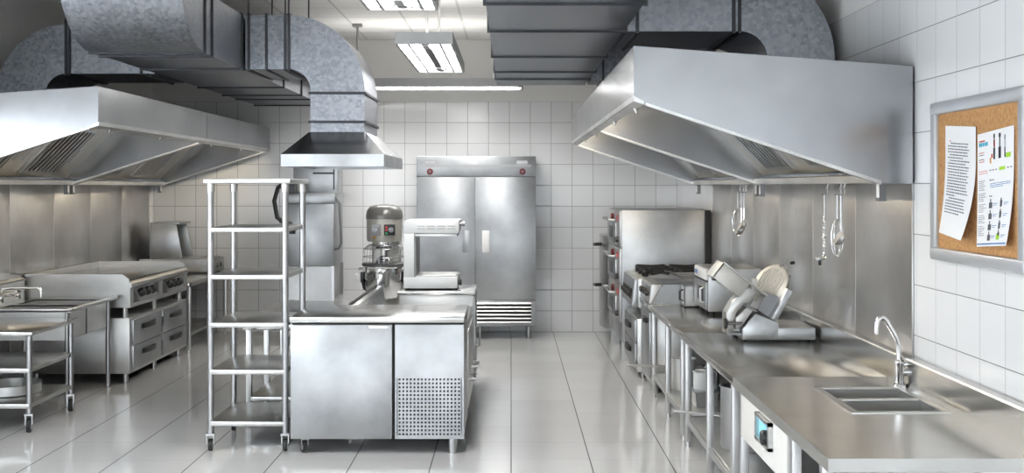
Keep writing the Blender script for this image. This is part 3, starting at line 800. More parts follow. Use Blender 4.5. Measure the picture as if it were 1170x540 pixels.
# ------------------------------------------------------------------ tall refrigerator
r = thing('refrigerator', 'tall two-door steel refrigerator standing against the tiled wall', 'refrigerator', (-.4, 13.15, 0))
x0, x1, y0, y1 = -1.075, .28, 12.86, 13.46
B(x0, y0 + .02, .14, x1, y1, 2.07, bev=.006).build('body', PANEL, r)
h = B(x0, y0 - .006, 1.85, x1, y0 + .022, 2.08, bev=.004).build('header', PANEL, r)
B(x0 + .05, y0 - .010, 1.955, x1 - .05, y0 - .004, 1.985).build('groove', LUMGREY, h)
for sx in (x0 + .09, x1 - .09 - .13):
    B(sx, y0 - .014, 1.985, sx + .13, y0 - .004, 2.035).build('name_plate', LUMGREY, h)
    mb = MB()
    for q in range(5): mb.box(sx + .012 + q * .022, y0 - .016, 2.0, sx + .026 + q * .022, y0 - .013, 2.02)
    mb.build('plate_marks', TUBE, h)
for sx in (x0 + .15, x1 - .15):
    k = MB().lathe([(.001, -.022), (.034, -.02), (.036, 0)], (sx, y0 - .004, 1.905), 20, 'y').build('thermostat', DRED, h)
    MB().lathe([(.001, -.026), (.014, -.025), (.016, -.018)], (sx, y0 - .004, 1.905), 14, 'y').build('dial', DARKST, k)
xm = x0 + .668
for a, b, hx in ((x0, xm - .004, xm - .142), (xm + .004, x1, xm + .078)):
    d = B(a, y0 - .008, .445, b, y0 + .024, 1.842, bev=.005).build('door', PANEL, r)
    mb = MB(); hz0, hz1, hw = .985, 1.235, .085
    mb.box(hx, y0 - .013, hz0, hx + hw, y0 - .007, hz1, bev=.002); mb.build('grip_plate', PANEL if hx < xm else WHITE, d)
gx0 = x0
gl = B(gx0, y0, .145, x1, y0 + .022, .438, bev=.004).build('grille_panel', PANEL, r)
B(gx0 + .05, y0 - .003, .18, x1 - .05, y0 + .004, .415).build('recess_shade', VOID, gl)
mb = MB()
for k in range(6):
    z = .187 + k * .0425
    mb.prism([(y0 - .012, z - .004), (y0 + .0, z + .014), (y0 + .0, z + .018), (y0 - .014, z + .002)], 'x', gx0 + .05, x1 - .05)
mb.build('slats', STEEL, gl)
for x in (x0 + .08, x1 - .08):
    for y in (y0 + .06, y1 - .06): MB().cyl((x, y, 0), (x, y, .15), .022, 12).build('leg', TUBE, r)

# ------------------------------------------------------------------ refrigerated counter in front
def castor(par, x, y, r_=.045, top=.12, yaw=0, w=.026):
    M = Matrix.Translation((x, y, 0)) @ Matrix.Rotation(yaw, 4, 'Z')
    c = MB()
    c.box(-.025, -.02, r_ * 1.2, -.018, .02, top - .01, M=M); c.box(.018, -.02, r_ * 1.2, .025, .02, top - .01, M=M); c.box(-.028, -.03, top - .014, .028, .03, top, M=M)
    co = c.build('castor', TUBE, par)
    c = MB().lathe([(r_ * .55, -w / 2), (r_ * .95, -w / 2), (r_, -w / 4), (r_, w / 4), (r_ * .95, w / 2), (r_ * .55, w / 2)], (0, 0, 0), 22, 'x', M @ Matrix.Translation((0, 0, r_)))
    c.build('wheel', RUBBER, co)
    c = MB().lathe([(.001, -w / 2 - .002), (r_ * .6, -w / 2 - .002), (r_ * .6, w / 2 + .002), (.001, w / 2 + .002)], (0, 0, 0), 18, 'x', M @ Matrix.Translation((0, 0, r_)))
    c.build('hub', LUMGREY, co)
r = thing('refrigerated_counter', 'steel refrigerated counter with perforated grille, front of the middle block', 'refrigerated counter', (-.866, 7.7, 0))
x0, x1, y0, y1 = -1.43, -.306, 7.32, 8.07
B(x0 + .004, y0 + .02, .098, x1 - .004, y1, .845, bev=.004).build('body', PANEL, r)
B(x0 - .006, y0 - .008, .852, x1 + .004, y1, .892, bev=.006).build('worktop', TOPS, r)
B(x0 + .006, y0 + .012, .84, x1 - .004, y0 + .03, .856).build('gap', VOID, r)
xm = x0 + .665
d = B(x0, y0 - .004, .10, xm - .006, y0 + .022, .838, bev=.004).build('door', PANEL, r)
B(xm - .155, y0 - .016, .815, xm - .025, y0 - .002, .834, bev=.003).build('pull', CHROME, d)
B(xm - .008, y0 + .012, .10, xm + .012, y0 + .03, .84).build('gap', VOID, r)
# machine panel with a real lattice of holes
a0, a1 = xm + .012, x1
p0, p1, q0, q1 = a0 + .018, a1 - .02, .118, .498
mb = MB()
mb.box(a0, y0, q1, a1, y0 + .012, .838); mb.box(a0, y0, .10, a1, y0 + .012, q0); mb.box(a0, y0, q0, p0, y0 + .012, q1); mb.box(p1, y0, q0, a1, y0 + .012, q1)
nx, nz = 17, 15; dx = (p1 - p0) / nx; dz = (q1 - q0) / nz
for i in range(nx + 1):
    x = p0 + i * dx; mb.box(x - dx * .25, y0, q0, x + dx * .25, y0 + .012, q1)
for k in range(nz + 1):
    z = q0 + k * dz; mb.box(p0, y0 + .0008, z - dz * .25, p1, y0 + .011, z + dz * .25)
gp = mb.build('perforated_panel', PANEL, r)
B(p0, y0 + .013, q0, p1, y0 + .019, q1).build('dark_backing', VOID, gp)
castor(r, x0 + .075, y0 + .06, .042, .10, .5); castor(r, x0 + .075, y1 - .08, .042, .10, .2)
for y in (y0 + .05, y1 - .08):
    MB().cyl((x1 - .075, y, 0), (x1 - .075, y, .10), .026, 14, .030).build('leg', TUBE, r)

# ------------------------------------------------------------------ tables behind the counter
worktable('worktable', 'bare steel worktable behind the tall shelf rack, legs in the aisle', 'worktable', -1.96, -1.19, 8.22, 9.62, .765, (8.32, 8.92, 9.54), None, grp='worktables in the middle', skirt=.075)
r = worktable('worktable', 'steel worktable with a raised rear edge, left of the open-fronted toaster', 'worktable', -1.165, -.32, 8.12, 9.36, .745, (8.2, 9.28), None, shelf=None, grp='worktables in the middle')
mb = MB().prism([(-1.165, .74), (-1.165, .875), (-1.115, .875), (-1.09, .74)], 'y', 8.13, 9.80, bev=.004); mb.build('upstand', TOPS, r)
MB().box(-1.18, 8.13, .872, -1.163, 9.80, .884).build('seal', RUBBER, r)
cb = B(-1.05, 8.16, .11, -.325, 9.32, .70, bev=.004).build('cabinet', STEEL, r)
for a, b in ((8.18, 8.73), (8.75, 9.30)):
    d = B(-.33, a, .13, -.308, b, .685, bev=.004).build('door', STEEL, r)
    MB().tube([(-.31, a + .06, .33), (-.265, a + .06, .33), (-.265, b - .25, .33), (-.31, b - .25, .33)], .011, 8).build('handle', TUBE, d)
r = thing('base_cabinet', 'steel cabinet with a raised top under the open-fronted toaster', 'cabinet', (-.62, 9.67, 0))
B(-.93, 9.40, .10, -.315, 9.95, .835, bev=.004).build('body', STEEL, r)
B(-.945, 9.37, .835, -.298, 9.97, .868, bev=.006).build('worktop', TOPS, r)
for x in (-.88, -.37):
    for y in (9.46, 9.9): MB().cyl((x, y, 0), (x, y, .11), .022, 12).build('foot', TUBE, r)
d = B(-.316, 9.43, .13, -.300, 9.92, .82, bev=.003).build('door', PANEL, r)
MB().tube([(-.302, 9.48, .40), (-.265, 9.48, .40), (-.265, 9.48, .56), (-.302, 9.48, .56)], .010, 8).build('handle', TUBE, d)

# C-shaped toaster / salamander
r = thing('salamander_grill', 'white C-shaped open-fronted grill with vent slots, on the raised cabinet top', 'grill', (-.67, 9.7, .868))
x0, x1, y0, y1, zb = -.90, -.449, 9.45, 9.93, .882
for x in (x0 + .03, x1 - .05):
    for y in (y0 + .04, y1 - .04): MB().cyl((x, y, .868), (x, y, zb + .004), .018, 10).build('foot', RUBBER, r)
B(x0, y0, zb, x1, y1, .978, bev=.005).build('base', WHITE, r)
B(x0, y0, .978, x0 + .088, y1, 1.342, bev=.004).build('column', WHITE, r)
MB().box(x0 + .088, y0 + .03, .985, x0 + .10, y1 - .02, 1.33).build('back_plate', LUMGREY, r)
hd = MB().prism([(x0, 1.342), (x1, 1.342), (x1 + .012, 1.362), (x1 + .012, 1.452), (x0 + .02, 1.452), (x0, 1.44)], 'y', y0, y1, bev=.004).build('heating_head', WHITE, r)
B(x0 + .09, y0 + .02, 1.315, x1 - .004, y1 - .02, 1.338, bev=.003).build('element_guard', STEEL, r)
mb = MB(); md = MB()
for k in range(4):
    a = x0 + .115 + k * .085
    for z in (1.385, 1.405): mb.box(a, y0 - .006, z, a + .062, y0 - .001, z + .012, bev=.002); md.box(a, y0 - .003, z - .004, a + .062, y0 + .002, z)
v = mb.build('vent_fins', WHITE, hd); md.build('vent_slots', LUMGREY, hd)
B(x0 + .10, y0 + .03, .978, x1 - .01, y1 - .03, .99, bev=.003).build('grill_plate', STEEL, r)
MB().lathe([(.012, 0), (.012, .025), (.022, .026), (.022, .045), (.001, .047)], (x1 + .012, y0 + .10, 1.42), 14, 'x').build('knob', LUMGREY, r)
MB().lathe([(.026, 0), (.026, .02), (.022, .03), (.001, .03)], (x1, y0 + .12, .925), 16, 'x').build('knob', BLACK, r)

# ------------------------------------------------------------------ planetary mixer
r = thing('planetary_mixer', 'floor-standing planetary mixer with dark domed head and steel bowl', 'mixer', (-1.245, 11.05, 0))
cx, cy = -1.245, 11.05
B(cx - .25, cy - .25, 0, cx + .25, cy + .42, .10, bev=.02).build('base', MIXLITE, r)
B(cx - .14, cy + .17, .08, cx + .14, cy + .40, 1.40, bev=.03).build('column', MIXLITE, r)
def obl(mb, prof, sy=1.0, off=.0):
    mb.lathe(prof, (0, 0, 0), 32, 'z', Matrix.Translation((cx, cy + off, 0)) @ Matrix.Diagonal((1, sy, 1, 1)))
    return mb
obl(MB(), [(.165, 1.20), (.172, 1.22), (.174, 1.43)], 1.25, .05).build('head', MIXLITE, r)
obl(MB(), [(.180, 1.42), (.182, 1.45), (.172, 1.50), (.145, 1.535), (.09, 1.555), (.001, 1.56)], 1.25, .05).build('dome', MIXGREY, r)
MB().lathe([(.09, 1.13), (.11, 1.15), (.115, 1.20), (.115, 1.215)], (cx, cy, 0), 28).build('planetary_hub', CHROME, r)
for a, b, mt in ((-.10, -.015, LUMGREY), (.02, .125, BLACK)):
    p = B(cx + a, cy - .185, 1.265, cx + b, cy - .12, 1.37, bev=.006).build('control_panel', mt, r)
    if mt is BLACK:
        for i, (bx, bz, bm_) in enumerate(((.045, 1.345, RED), (.045, 1.315, RED), (.045, 1.285, GREEN))):
            MB().lathe([(.001, -.012), (.010, -.010), (.011, 0)], (cx + bx, cy - .185, bz), 12, 'y').build('button', bm_, p)
        MB().lathe([(.001, -.02), (.024, -.018), (.027, 0)], (cx + .09, cy - .185, 1.32), 16, 'y').build('dial', DARKST, p)
    else:
        MB().lathe([(.001, -.018), (.026, -.016), (.03, 0)], (cx - .058, cy - .185, 1.32), 16, 'y').build('timer', DARKST, p)
MB().lathe([(.001, -.010), (.011, -.008), (.012, 0)], (cx - .075, cy - .165, 1.245), 12, 'y').build('lamp', ORANGE, r)
# wire guard
mb = MB()
for z, rr in ((1.165, .15), (1.13, .195), (1.05, .205), (.985, .205)):
    mb.tube([(cx + rr * math.cos(2 * PI * k / 32), cy + rr * math.sin(2 * PI * k / 32), z) for k in range(32)], .004, 6, closed=True)
for k in range(26):
    a = 2 * PI * k / 26
    mb.tube([(cx + q * math.cos(a), cy + q * math.sin(a), z) for q, z in ((.115, 1.17), (.15, 1.165), (.195, 1.13), (.205, 1.05), (.205, .975))], .0028, 6)
mb.build('wire_guard', TUBE, r)
MB().lathe([(.208, .962), (.215, .972), (.215, .985), (.208, .99)], (cx, cy, 0), 36).build('guard_ring', DARKST, r)
MB().lathe([(.03, 1.14), (.03, 1.06), (.05, 1.05), (.10, .98), (.09, .85), (.02, .74)], (cx, cy, 0), 16).build('beater', CHROME, r)
bw = MB().lathe([(.192, .945), (.202, .955), (.202, .962), (.188, .958), (.185, .86), (.17, .74), (.12, .66), (.001, .64), ], (cx, cy, 0), 40)
bw.lathe([(.192, .945), (.192, .86), (.177, .735), (.125, .65), (.09, .645), (.09, .625), (.001, .625)], (cx, cy, 0), 40)
bw = bw.build('bowl', CHROME, r)
for s in (-1, 1):
    MB().tube([(cx + s * .185, cy, .93), (cx + s * .23, cy - .01, .935), (cx + s * .245, cy - .01, .925)], .012, 8).build('bowl_handle', CHROME, bw)
    B(cx + s * .195, cy - .04, .80, cx + s * .225, cy + .04, .90, bev=.004).build('clamp', BLACK, r)
    B(cx + s * .225, cy - .035, .805, cx + s * .275, cy + .035, .885, bev=.006).build('clamp_knob', WHITE, r)
    MB().tube([(cx + s * .205, cy, .82), (cx + s * .20, cy + .08, .74), (cx + s * .13, cy + .25, .66)], .022, 8).build('bowl_arm', BLACK, r)

# ------------------------------------------------------------------ hood-type dishwasher
r = thing('dishwasher', 'hood-type steel dishwasher seen behind the shelf rack, black hose on its left', 'dishwasher', (-2.2, 12.7, 0))
x0, x1, y0, y1 = -2.47, -1.93, 12.3, 13.0
B(x0, y0 + .02, .10, x1, y1, .50, bev=.004).build('base', STEEL, r)
for x in (x0 + .05, x1 - .05):
    for y in (y0 + .08, y1 - .06): MB().cyl((x, y, 0), (x, y, .11), .022).build('foot', TUBE, r)
mb = MB()
for x in (x0, x1 - .03):
    mb.box(x, y0 + .01, .49, x + .03, y0 + .04, .87)
    mb.box(x, y1 - .04, .49, x + .03, y1, .87)
mb.build('frame', TUBE, r)
B(x0 + .03, y0 + .05, .50, x1 - .03, y1 - .04, .86).build('wash_tank', POT, r)
hd = B(x0, y0, .868, x1, y1 - .06, 1.55, bev=.008).build('hood', PANEL, r)
B(x0 - .012, y0 - .008, 1.55, x1 + .012, y1 - .04, 1.665, bev=.010).build('hood_cap', PANEL, r)
MB().tube([(x1 + .012, y0 + .06, 1.62), (x1 + .05, y0 + .05, 1.55), (x1 + .075, y0 + .02, 1.12), (x1 + .05, y0 + .02, 1.06), (x1, y0 + .03, 1.05)], .013, 10).build('lift_bar', DARKST, hd)
B(x0 + .02, y1 - .30, 1.66, x1 - .02, y1, 2.02, bev=.005).build('control_box', PANEL, r)
c = B(x1 - .30, y1 - .306, 1.875, x1 - .06, y1 - .298, 1.895).build('slot', BLACK, r)
B(x1 - .07, y1 - .306, 1.70, x1 - .055, y1 - .298, 1.98).build('seam', BLACK, r)
hs = [(x0 + .09, y0 - .01, 1.78), (x0 + .04, y0 - .04, 1.80), (x0 - .06, y0 - .05, 1.72), (x0 - .10, y0 - .05, 1.58), (x0 - .07, y0 - .04, 1.40), (x0 + .0, y0 - .03, 1.34), (x0 + .07, y0 - .02, 1.33), (x0 + .09, y0 - .02, 1.29)]
ho = MB().tube(hs, .024, 10).build('hose', RUBBER, r)
B(x0 + .06, y0 - .04, 1.22, x0 + .12, y0 + .0, 1.31, bev=.005).build('hose_end', BLACK, ho)
B(x0 + .05, y0 - .02, 1.66, x0 + .12, y0 + .10, 1.80).build('hose_bracket', BLACK, r)

# ------------------------------------------------------------------ tall shelf rack
r = thing('shelf_rack', 'tall empty six-tier steel shelf rack on castors, left of the refrigerated counter', 'shelf rack', (-1.73, 7.73, 0))
x0, x1, y0, y1 = -1.975, -1.485, 7.42, 8.04
B(x0 - .04, y0 - .035, 1.755, x1 + .04, y1 + .035, 1.788, bev=.006).build('top_shelf', STEEL, r)
for z in (1.467, 1.157, .843, .535, .196):
    B(x0 - .005, y0 - .02, z - .032, x1 + .005, y1 + .02, z, bev=.005).build('shelf', STEEL, r)
for x in (x0, x1):
    for y in (y0, y1):
        MB().cyl((x, y, .11), (x, y, 1.76), .021, 18).build('post', TUBE, r)
        MB().lathe([(.027, 1.70), (.027, 1.756)], (x, y, 0), 16).build('collar', STEEL, r)
        castor(r, x, y, .04, .118, 0.15)

# ------------------------------------------------------------------ left: trolley in front
r = thing('trolley', 'three-tier steel trolley on castors, cut by the left edge', 'trolley', (-3.8, 8.35, 0))
x0, x1, y0, y1 = -4.24, -3.365, 7.93, 8.78
B(x0, y0, .685, x1, y1, .715, bev=.008).build('top_shelf', TOPS, r)
for z in (.455, .205): B(x0 + .02, y0 + .02, z - .034, x1 - .03, y1 - .03, z, bev=.005).build('shelf', STEEL, r)
for x in (x0 + .05, x1 - .04):
    for y in (y0 + .045, y1 - .05):
        MB().cyl((x, y, .12), (x, y, .69), .021, 16).build('post', TUBE, r); castor(r, x, y, .048, .135, .25, .03)
# pans on its bottom shelf
def pan(label, x, y, z, rad, h, ang, hl, mat=POT, grp=None, lid=False):
    r = thing('saucepan', label, 'pan', (x, y, z), grp)
    mb = MB().lathe([(.001, 0), (rad * .92, 0), (rad, h * .12), (rad, h), (rad + .006, h + .003), (rad - .004, h), (rad - .005, h * .15), (rad * .85, .006), (.001, .006)], (x, y, z), 32); mb.build('body', mat, r)
    d = Vector((math.cos(ang), math.sin(ang), 0)); c = Vector((x, y, z + h * .8))
    p0 = c + d * rad * .98; p1 = c + d * (rad + .05) + Vector((0, 0, .02)); p2 = c + d * (rad + hl) + Vector((0, 0, .03))
    MB().tube([p0, p1, p2], .009, 8).build('handle', TUBE, r)
    return r
pan('shallow round pan on the bottom shelf of the left trolley', -3.72, 8.38, .205, .22, .075, 2.6, .2, STEEL)

# ------------------------------------------------------------------ left: sink table
r = thing('sink_table', 'left steel sink table with two deep bowls between trolley and griddle', 'sink table', (-3.86, 9.3, 0))
x0, x1, y0, y1, z = -4.28, -3.44, 8.83, 9.86, .765
hx0, hx1 = -4.10, -3.50
mb = MB()
for a in ((x0, y0, x1, y0 + .06), (x0, y1 - .12, x1, y1), (x0, y0 + .06, hx0, y1 - .12), (hx1, y0 + .06, x1, y1 - .12), (hx0, 9.27, hx1, 9.31)):
    mb.box(a[0], a[1], z - .014, a[2], a[3], z)
mb.build('deck', TOPS, r)
rim = [(x0 + .02, y0, z + .006), (x1 - .03, y0, z + .006)] + [(x1 - .03 + .03 * math.sin(a), y0 + .03 - .03 * math.cos(a), z + .006) for a in (.4, .8, 1.2, PI / 2)] + [(x1, y1 - .03, z + .006), (x1 - .03, y1, z + .006)]
MB().tube(rim, .019, 12).build('rolled_rim', TUBE, r)
for a, b in ((y0 + .06, 9.27), (9.31, y1 - .12)):
    zb = .53; mb = MB(); t = .005
    mb.box(hx0 - t, a - t, zb - t, hx1 + t, b + t, zb); mb.box(hx0 - t, a - t, zb, hx0, b + t, z - .005); mb.box(hx1, a - t, zb, hx1 + t, b + t, z - .005); mb.box(hx0, a - t, zb, hx1, a, z - .005); mb.box(hx0, b, zb, hx1, b + t, z - .005)
    mb.build('sink_bowl', STEEL, r)
mb = MB().prism([(x0, z - .01), (x0 + .03, z - .01), (x0 + .03, z + .15), (x0 + .045, z + .165), (x0, z + .18)], 'y', y0, y1); mb.build('upstand', STEEL, r)
for x in (x0 + .06, x1 - .06):
    for y in (y0 + .07, y1 - .06):
        MB().cyl((x, y, .0), (x, y, z - .01), .019, 14).build('leg', TUBE, r)
# wall tap
r = thing('mixer_tap', 'old chrome two-handled tap on the rear edge of the left sink', 'tap', (-4.2, 9.25, .82))
MB().cyl((-4.17, 9.05, .845), (-4.17, 9.42, .845), .022, 14).build('body', CHROME, r)
for y in (9.08, 9.39):
    MB().cyl((-4.25, y, .845), (-4.16, y, .845), .026, 14).build('inlet', CHROME, r)
    hd = MB().lathe([(.022, 0), (.022, .03), (.014, .035), (.014, .05)], (-4.15, y, .845), 14, 'x').build('valve', CHROME, r)
    mb = MB()
    for a in (0, PI / 2): mb.tube([(-4.095, y - .045 * math.cos(a + .4), .845 - .045 * math.sin(a + .4)), (-4.095, y + .045 * math.cos(a + .4), .845 + .045 * math.sin(a + .4))], .009, 8)
    mb.build('cross_handle', CHROME, hd)
MB().tube([(-4.17, 9.24, .86), (-4.16, 9.24, .895), (-4.10, 9.25, .905), (-3.90, 9.28, .905)] + [(-3.90 + .035 * math.sin(a), 9.28, .87 + .035 * math.cos(a)) for a in (.5, 1.0, 1.57)] + [(-3.865, 9.28, .82)], .013, 10).build('spout', CHROME, r)

# ------------------------------------------------------------------ left: griddle on a four-drawer cabinet
r = thing('griddle_range', 'wide steel griddle on a four-drawer cabinet along the left wall', 'griddle', (-3.8, 10.77, 0))
x0, x1, y0, y1 = -4.27, -3.345, 9.92, 11.66
B(x0, y0, .09, x1 - .008, y1, .58, bev=.005).build('cabinet', STEEL, r)
for x in (x0 + .07, x1 - .07):
    for y in (y0 + .08, (y0 + y1) / 2, y1 - .08): MB().cyl((x, y, 0), (x, y, .10), .024, 12).build('foot', TUBE, r)
ym = (y0 + y1) / 2
for a, b in ((y0 + .06, ym - .02), (ym + .03, y1 - .05)):
    for z0, z1 in ((.12, .325), (.34, .555)):
        d = B(x1 - .012, a, z0, x1 + .010, b, z1, bev=.004).build('drawer', PANEL, r)
        m = (a + b) / 2
        dark_handle(d, x1 + .010, m - .18, m + .18, (z0 + z1) / 2 + .03, 1)
        B(x1 + .004, b + .006 if a < ym - .1 else a - .03, z0 + .06, x1 + .014, b + .03 if a < ym - .1 else a - .006, z1 - .06).build('hinge', DARKST, d)
for x in (x0 + .09, x1 - .07):
    for y in (y0 + .06, ym, y1 - .06): MB().cyl((x, y, .575), (x, y, .68), .024, 12).build('leg', STEEL, r)
B(x0, y0, .67, x1 - .06, y1, .885, bev=.004).build('griddle_body', STEEL, r)
# front: frame bars leaving two recesses with slanted knob plates
mb = MB()
mb.prism([(x1 - .06, .67), (x1 + .0, .67), (x1 + .0, .705), (x1 - .06, .705)], 'y', y0, y1)
mb.prism([(x1 - .06, .835), (x1 - .012, .835), (x1 + .012, .85), (x1 + .012, .88), (x1 - .02, .905), (x1 - .06, .905)], 'y', y0, y1)
for a, b in ((y0, y0 + .09), (ym - .06, ym + .06), (y1 - .09, y1)): mb.box(x1 - .06, a, .70, x1 - .002, b, .84)
mb.build('front_frame', STEEL, r)
for a, b in ((y0 + .10, ym - .07), (ym + .07, y1 - .10)):
    p = MB().prism([(x1 - .055, .835), (x1 - .05, .835), (x1 + .012, .712), (x1 - .02, .705), (x1 - .055, .705)], 'y', a + .10, b - .04).build('knob_plate', TUBE, r)
    for k in range(3):
        y = a + .22 + k * .15
        M = Matrix.Translation((x1 - .018, y, .772)) @ Matrix.Rotation(math.radians(-27), 4, 'Y')
        MB().lathe([(.040, 0), (.038, .035), (.030, .052), (.001, .054)], (0, 0, 0), 18, 'x', M).build('knob', BLACK, p)
gp = B(x0 + .03, y0 + .014, .885, x1 - .02, y1 - .014, .905, bev=.004).build('griddle_plate', TOPS, r)
mb = MB(); sp = [(x0, .68), (x1 - .01, .68), (x1 - .01, .92), (x1 - .07, .965), (x0, .965)]
mb.prism(sp, 'y', y0 - .004, y0 + .012); mb.build('side_guard', STEEL, r)
mb = MB().prism([(x0, .68), (x1 - .02, .68), (x1 - .02, .935), (x1 - .10, .965), (x0, .965)], 'y', y1 - .012, y1 + .002); mb.build('side_guard', STEEL, r)
B(x0, y0, .88, x0 + .015, y1, .965).build('rear_guard', STEEL, r)

# ------------------------------------------------------------------ left: corner table and its chip scuttle
worktable('worktable', 'steel corner table beside the griddle, carrying the chip scuttle', 'worktable', -4.28, -3.34, 11.72, 13.40, .74, (11.80, 12.55, 13.30), None)
r = thing('chip_scuttle', 'steel hooded chip scuttle standing on the corner table', 'chip scuttle', (-3.8, 13.1, .74))
x0, x1, y0, y1 = -4.26, -3.40, 12.93, 13.36
for x in (x0 + .06, x1 - .06):
    for y in (y0 + .05, y1 - .05): MB().cyl((x, y, .74), (x, y, .765), .02, 10).build('foot', RUBBER, r)
B(x0, y0, .755, x1, y1, .905, bev=.006).build('base', PANEL, r)
for a in (y0 + .0, y1 - .014):
    MB().prism([(-4.13, .90), (-3.76, .90), (-3.84, 1.31), (-4.13, 1.31)], 'y', a, a + .014, bev=.003).build('side_panel', PANEL, r)
B(-4.135, y0, .90, -4.12, y1, 1.31).build('back_panel', PANEL, r)
MB().prism([(-4.135, 1.305), (-3.80, 1.30), (-3.79, 1.325), (-4.135, 1.325)], 'y', y0 - .004, y1 + .004, bev=.004).build('hood_top', PANEL, r)
B(-4.10, y0 + .02, .905, x1 - .04, y1 - .02, .915).build('pan', TUBE, r)
for y in (y0 + .12, y0 + .26): MB().lathe([(.028, 0), (.028, .015), (.001, .018)], (x1, y, .83), 16, 'x').build('knob', DARKST, r)

# ------------------------------------------------------------------ pots under the right worktables
SH = .19
def pot(name, label, x, y, rad, h, mat, grp=None, ears=True, z=SH):
    r = thing(name, label, 'pot', (x, y, z), grp)
    MB().lathe([(.001, 0), (rad * .96, 0), (rad, .01), (rad, h), (rad + .007, h + .003), (rad + .004, h + .008), (rad - .006, h), (rad - .007, .02), (.001, .012)], (x, y, z), 36).build('body', mat, r)
    if ears:
        for a in (PI * .5, PI * 1.5):
            c = Vector((x + rad * math.cos(a), y + rad * math.sin(a), z + h * .82)); t = Vector((-math.sin(a), math.cos(a), 0)); d = Vector((math.cos(a), math.sin(a), 0))
            MB().tube([c - t * .045, c - t * .04 + d * .035, c + t * .04 + d * .035, c + t * .045], .007, 8).build('handle', TUBE, r)
    return r
pot('stockpot', 'tall plain grey stockpot under the slicer worktable, nearest pot', 1.405, 6.70, .16, .36, POT)
pot('stockpot', 'slim bright steel pot standing beside the stacked white bucket', 1.475, 8.20, .05, .21, CHROME, ears=False)
r = thing('food_container', 'low rectangular steel food container carrying a white bucket', 'container', (1.37, 8.02, SH))
MB().loft([(1.30, 7.91, SH), (1.44, 7.91, SH), (1.44, 8.13, SH), (1.30, 8.13, SH)], [(1.29, 7.90, SH + .10), (1.45, 7.90, SH + .10), (1.45, 8.14, SH + .10), (1.29, 8.14, SH + .10)]).build('body', STEEL, r)
B(1.282, 7.892, SH + .10, 1.458, 8.148, SH + .108, bev=.003).build('lid', PANEL, r)
pot('bucket', 'white bucket stacked on the low steel food container', 1.37, 8.02, .075, .12, WHITE, ears=False, z=SH + .108)
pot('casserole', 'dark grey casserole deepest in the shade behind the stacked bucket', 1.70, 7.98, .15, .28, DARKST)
pan('saucepan with a long steel handle poking out past the table legs, nearer one', 1.44, 7.02, SH + .0, .10, .12, PI * .90, .33, CHROME)
pan('saucepan with a long steel handle poking out beneath the fryer end', 1.48, 8.98, SH, .14, .11, PI * .97, .42, CHROME)
pot('bucket', 'white bucket standing on the undershelf between the two far table legs', 1.315, 8.62, .09, .23, WHITE, ears=False)

# ------------------------------------------------------------------ hanging utensils
HX, HZU = 1.815, 1.752
def hang(name, label, y, build, cat='utensil', dx=0):
    x = HX + dx
    r = thing(name, label, cat, (x, y, HZU), 'utensils under the right hood')
    MB().tube([(x - .004, y, HZU + .044)] + arc((x, y, HZU + .036), .018, PI * .8, -PI * .2, 8) + [(x + .006, y, HZU - .02)] + [(p[0] - .012, p[1], p[2]) for p in arc((x, y, HZU - .045), .02, PI * .35, -PI * .75, 8)], .0022, 8).build('hook', CHROME, r)
    build(r, x - .012, y, HZU - .065)
    return r
def ladle(L, rad, flat=False):
    def f(r, x, y, z):
        MB().tube([(x, y, z), (x, y, z - .12)], .006, 10).build('grip', TUBE, r)
        MB().tube([(x, y, z - .10), (x - .002, y, z - L)], .0035, 8).build('shaft', CHROME, r)
        pr = [(rad, 0), (rad * .92, -rad * .45), (rad * .55, -rad * .85), (.001, -rad * .95)]
        M = Matrix.Translation((x - rad * .5, y, z - L)) @ Matrix.Rotation(math.radians(-60), 4, 'Y')
        MB().lathe(pr + [(rad * .5, -rad * .78), (rad * .86, -rad * .42), (rad * .95, 0)], (0, 0, 0), 24, 'z', M).build('bowl', LEGM, r)
    return f
def whisk(L, w):
    def f(r, x, y, z):
        MB().tube([(x, y, z), (x, y, z - .13)], .0065, 10).build('grip', TUBE, r)
        mb = MB()
        for k in range(4):
            a = PI * k / 4; pts = []
            for i in range(21):
                t = 2 * PI * i / 20 - PI / 2 + PI
                s = w * math.sin(t - PI / 2 + PI / 2 - 0) if False else w * math.sin(2 * PI * i / 20)
                zz = z - .13 - (L - .13) * (1 - math.cos(2 * PI * i / 20)) / 2
                pts.append((x + s * math.cos(a), y + s * math.sin(a), zz))
            mb.tube(pts, .0014, 6)
        mb.build('wires', CHROME, r)
    return f
def twisted(L):
    def f(r, x, y, z):
        MB().tube([(x, y, z), (x, y, z - .12)], .006, 8).build('grip', TUBE, r)
        mb = MB()
        for ph in (0, PI):
            mb.tube([(x + .006 * math.cos(ph + k * .9), y + .006 * math.sin(ph + k * .9), z - .12 - k * (L - .12) / 40) for k in range(41)], .0045, 6)
        mb.build('twisted_shaft', CHROME, r)
        MB().lathe([(.001, 0), (.03, .006), (.036, .02), (.034, .02), (.028, .01), (.001, .004)], (x - .02, y, z - L - .02), 20).build('cup', CHROME, r)
        B(x - .034, y - .008, z - L - .045, x - .018, y + .008, z - L - .015, bev=.004).build('tip', BLACK, r)
    return f
hang('whisk', 'wire whisk hanging under the hood, left of the far ladle', 8.98, whisk(.34, .045))
hang('ladle', 'steel ladle hanging under the far end of the hood near the oven', 8.84, ladle(.28, .050))
hang('strainer', 'short steel skimmer hanging at the right of the far ladle', 8.74, ladle(.24, .040))
hang('bar_spoon', 'long twisted-handle spoon with dark tip hanging above the slicer', 6.50, twisted(.36))
hang('whisk', 'wire whisk hanging beside the twisted spoon, nearer the cork board', 6.24, whisk(.34, .035))
hang('ladle', 'bright steel ladle hanging beside the nearer whisk', 6.17, ladle(.23, .042))

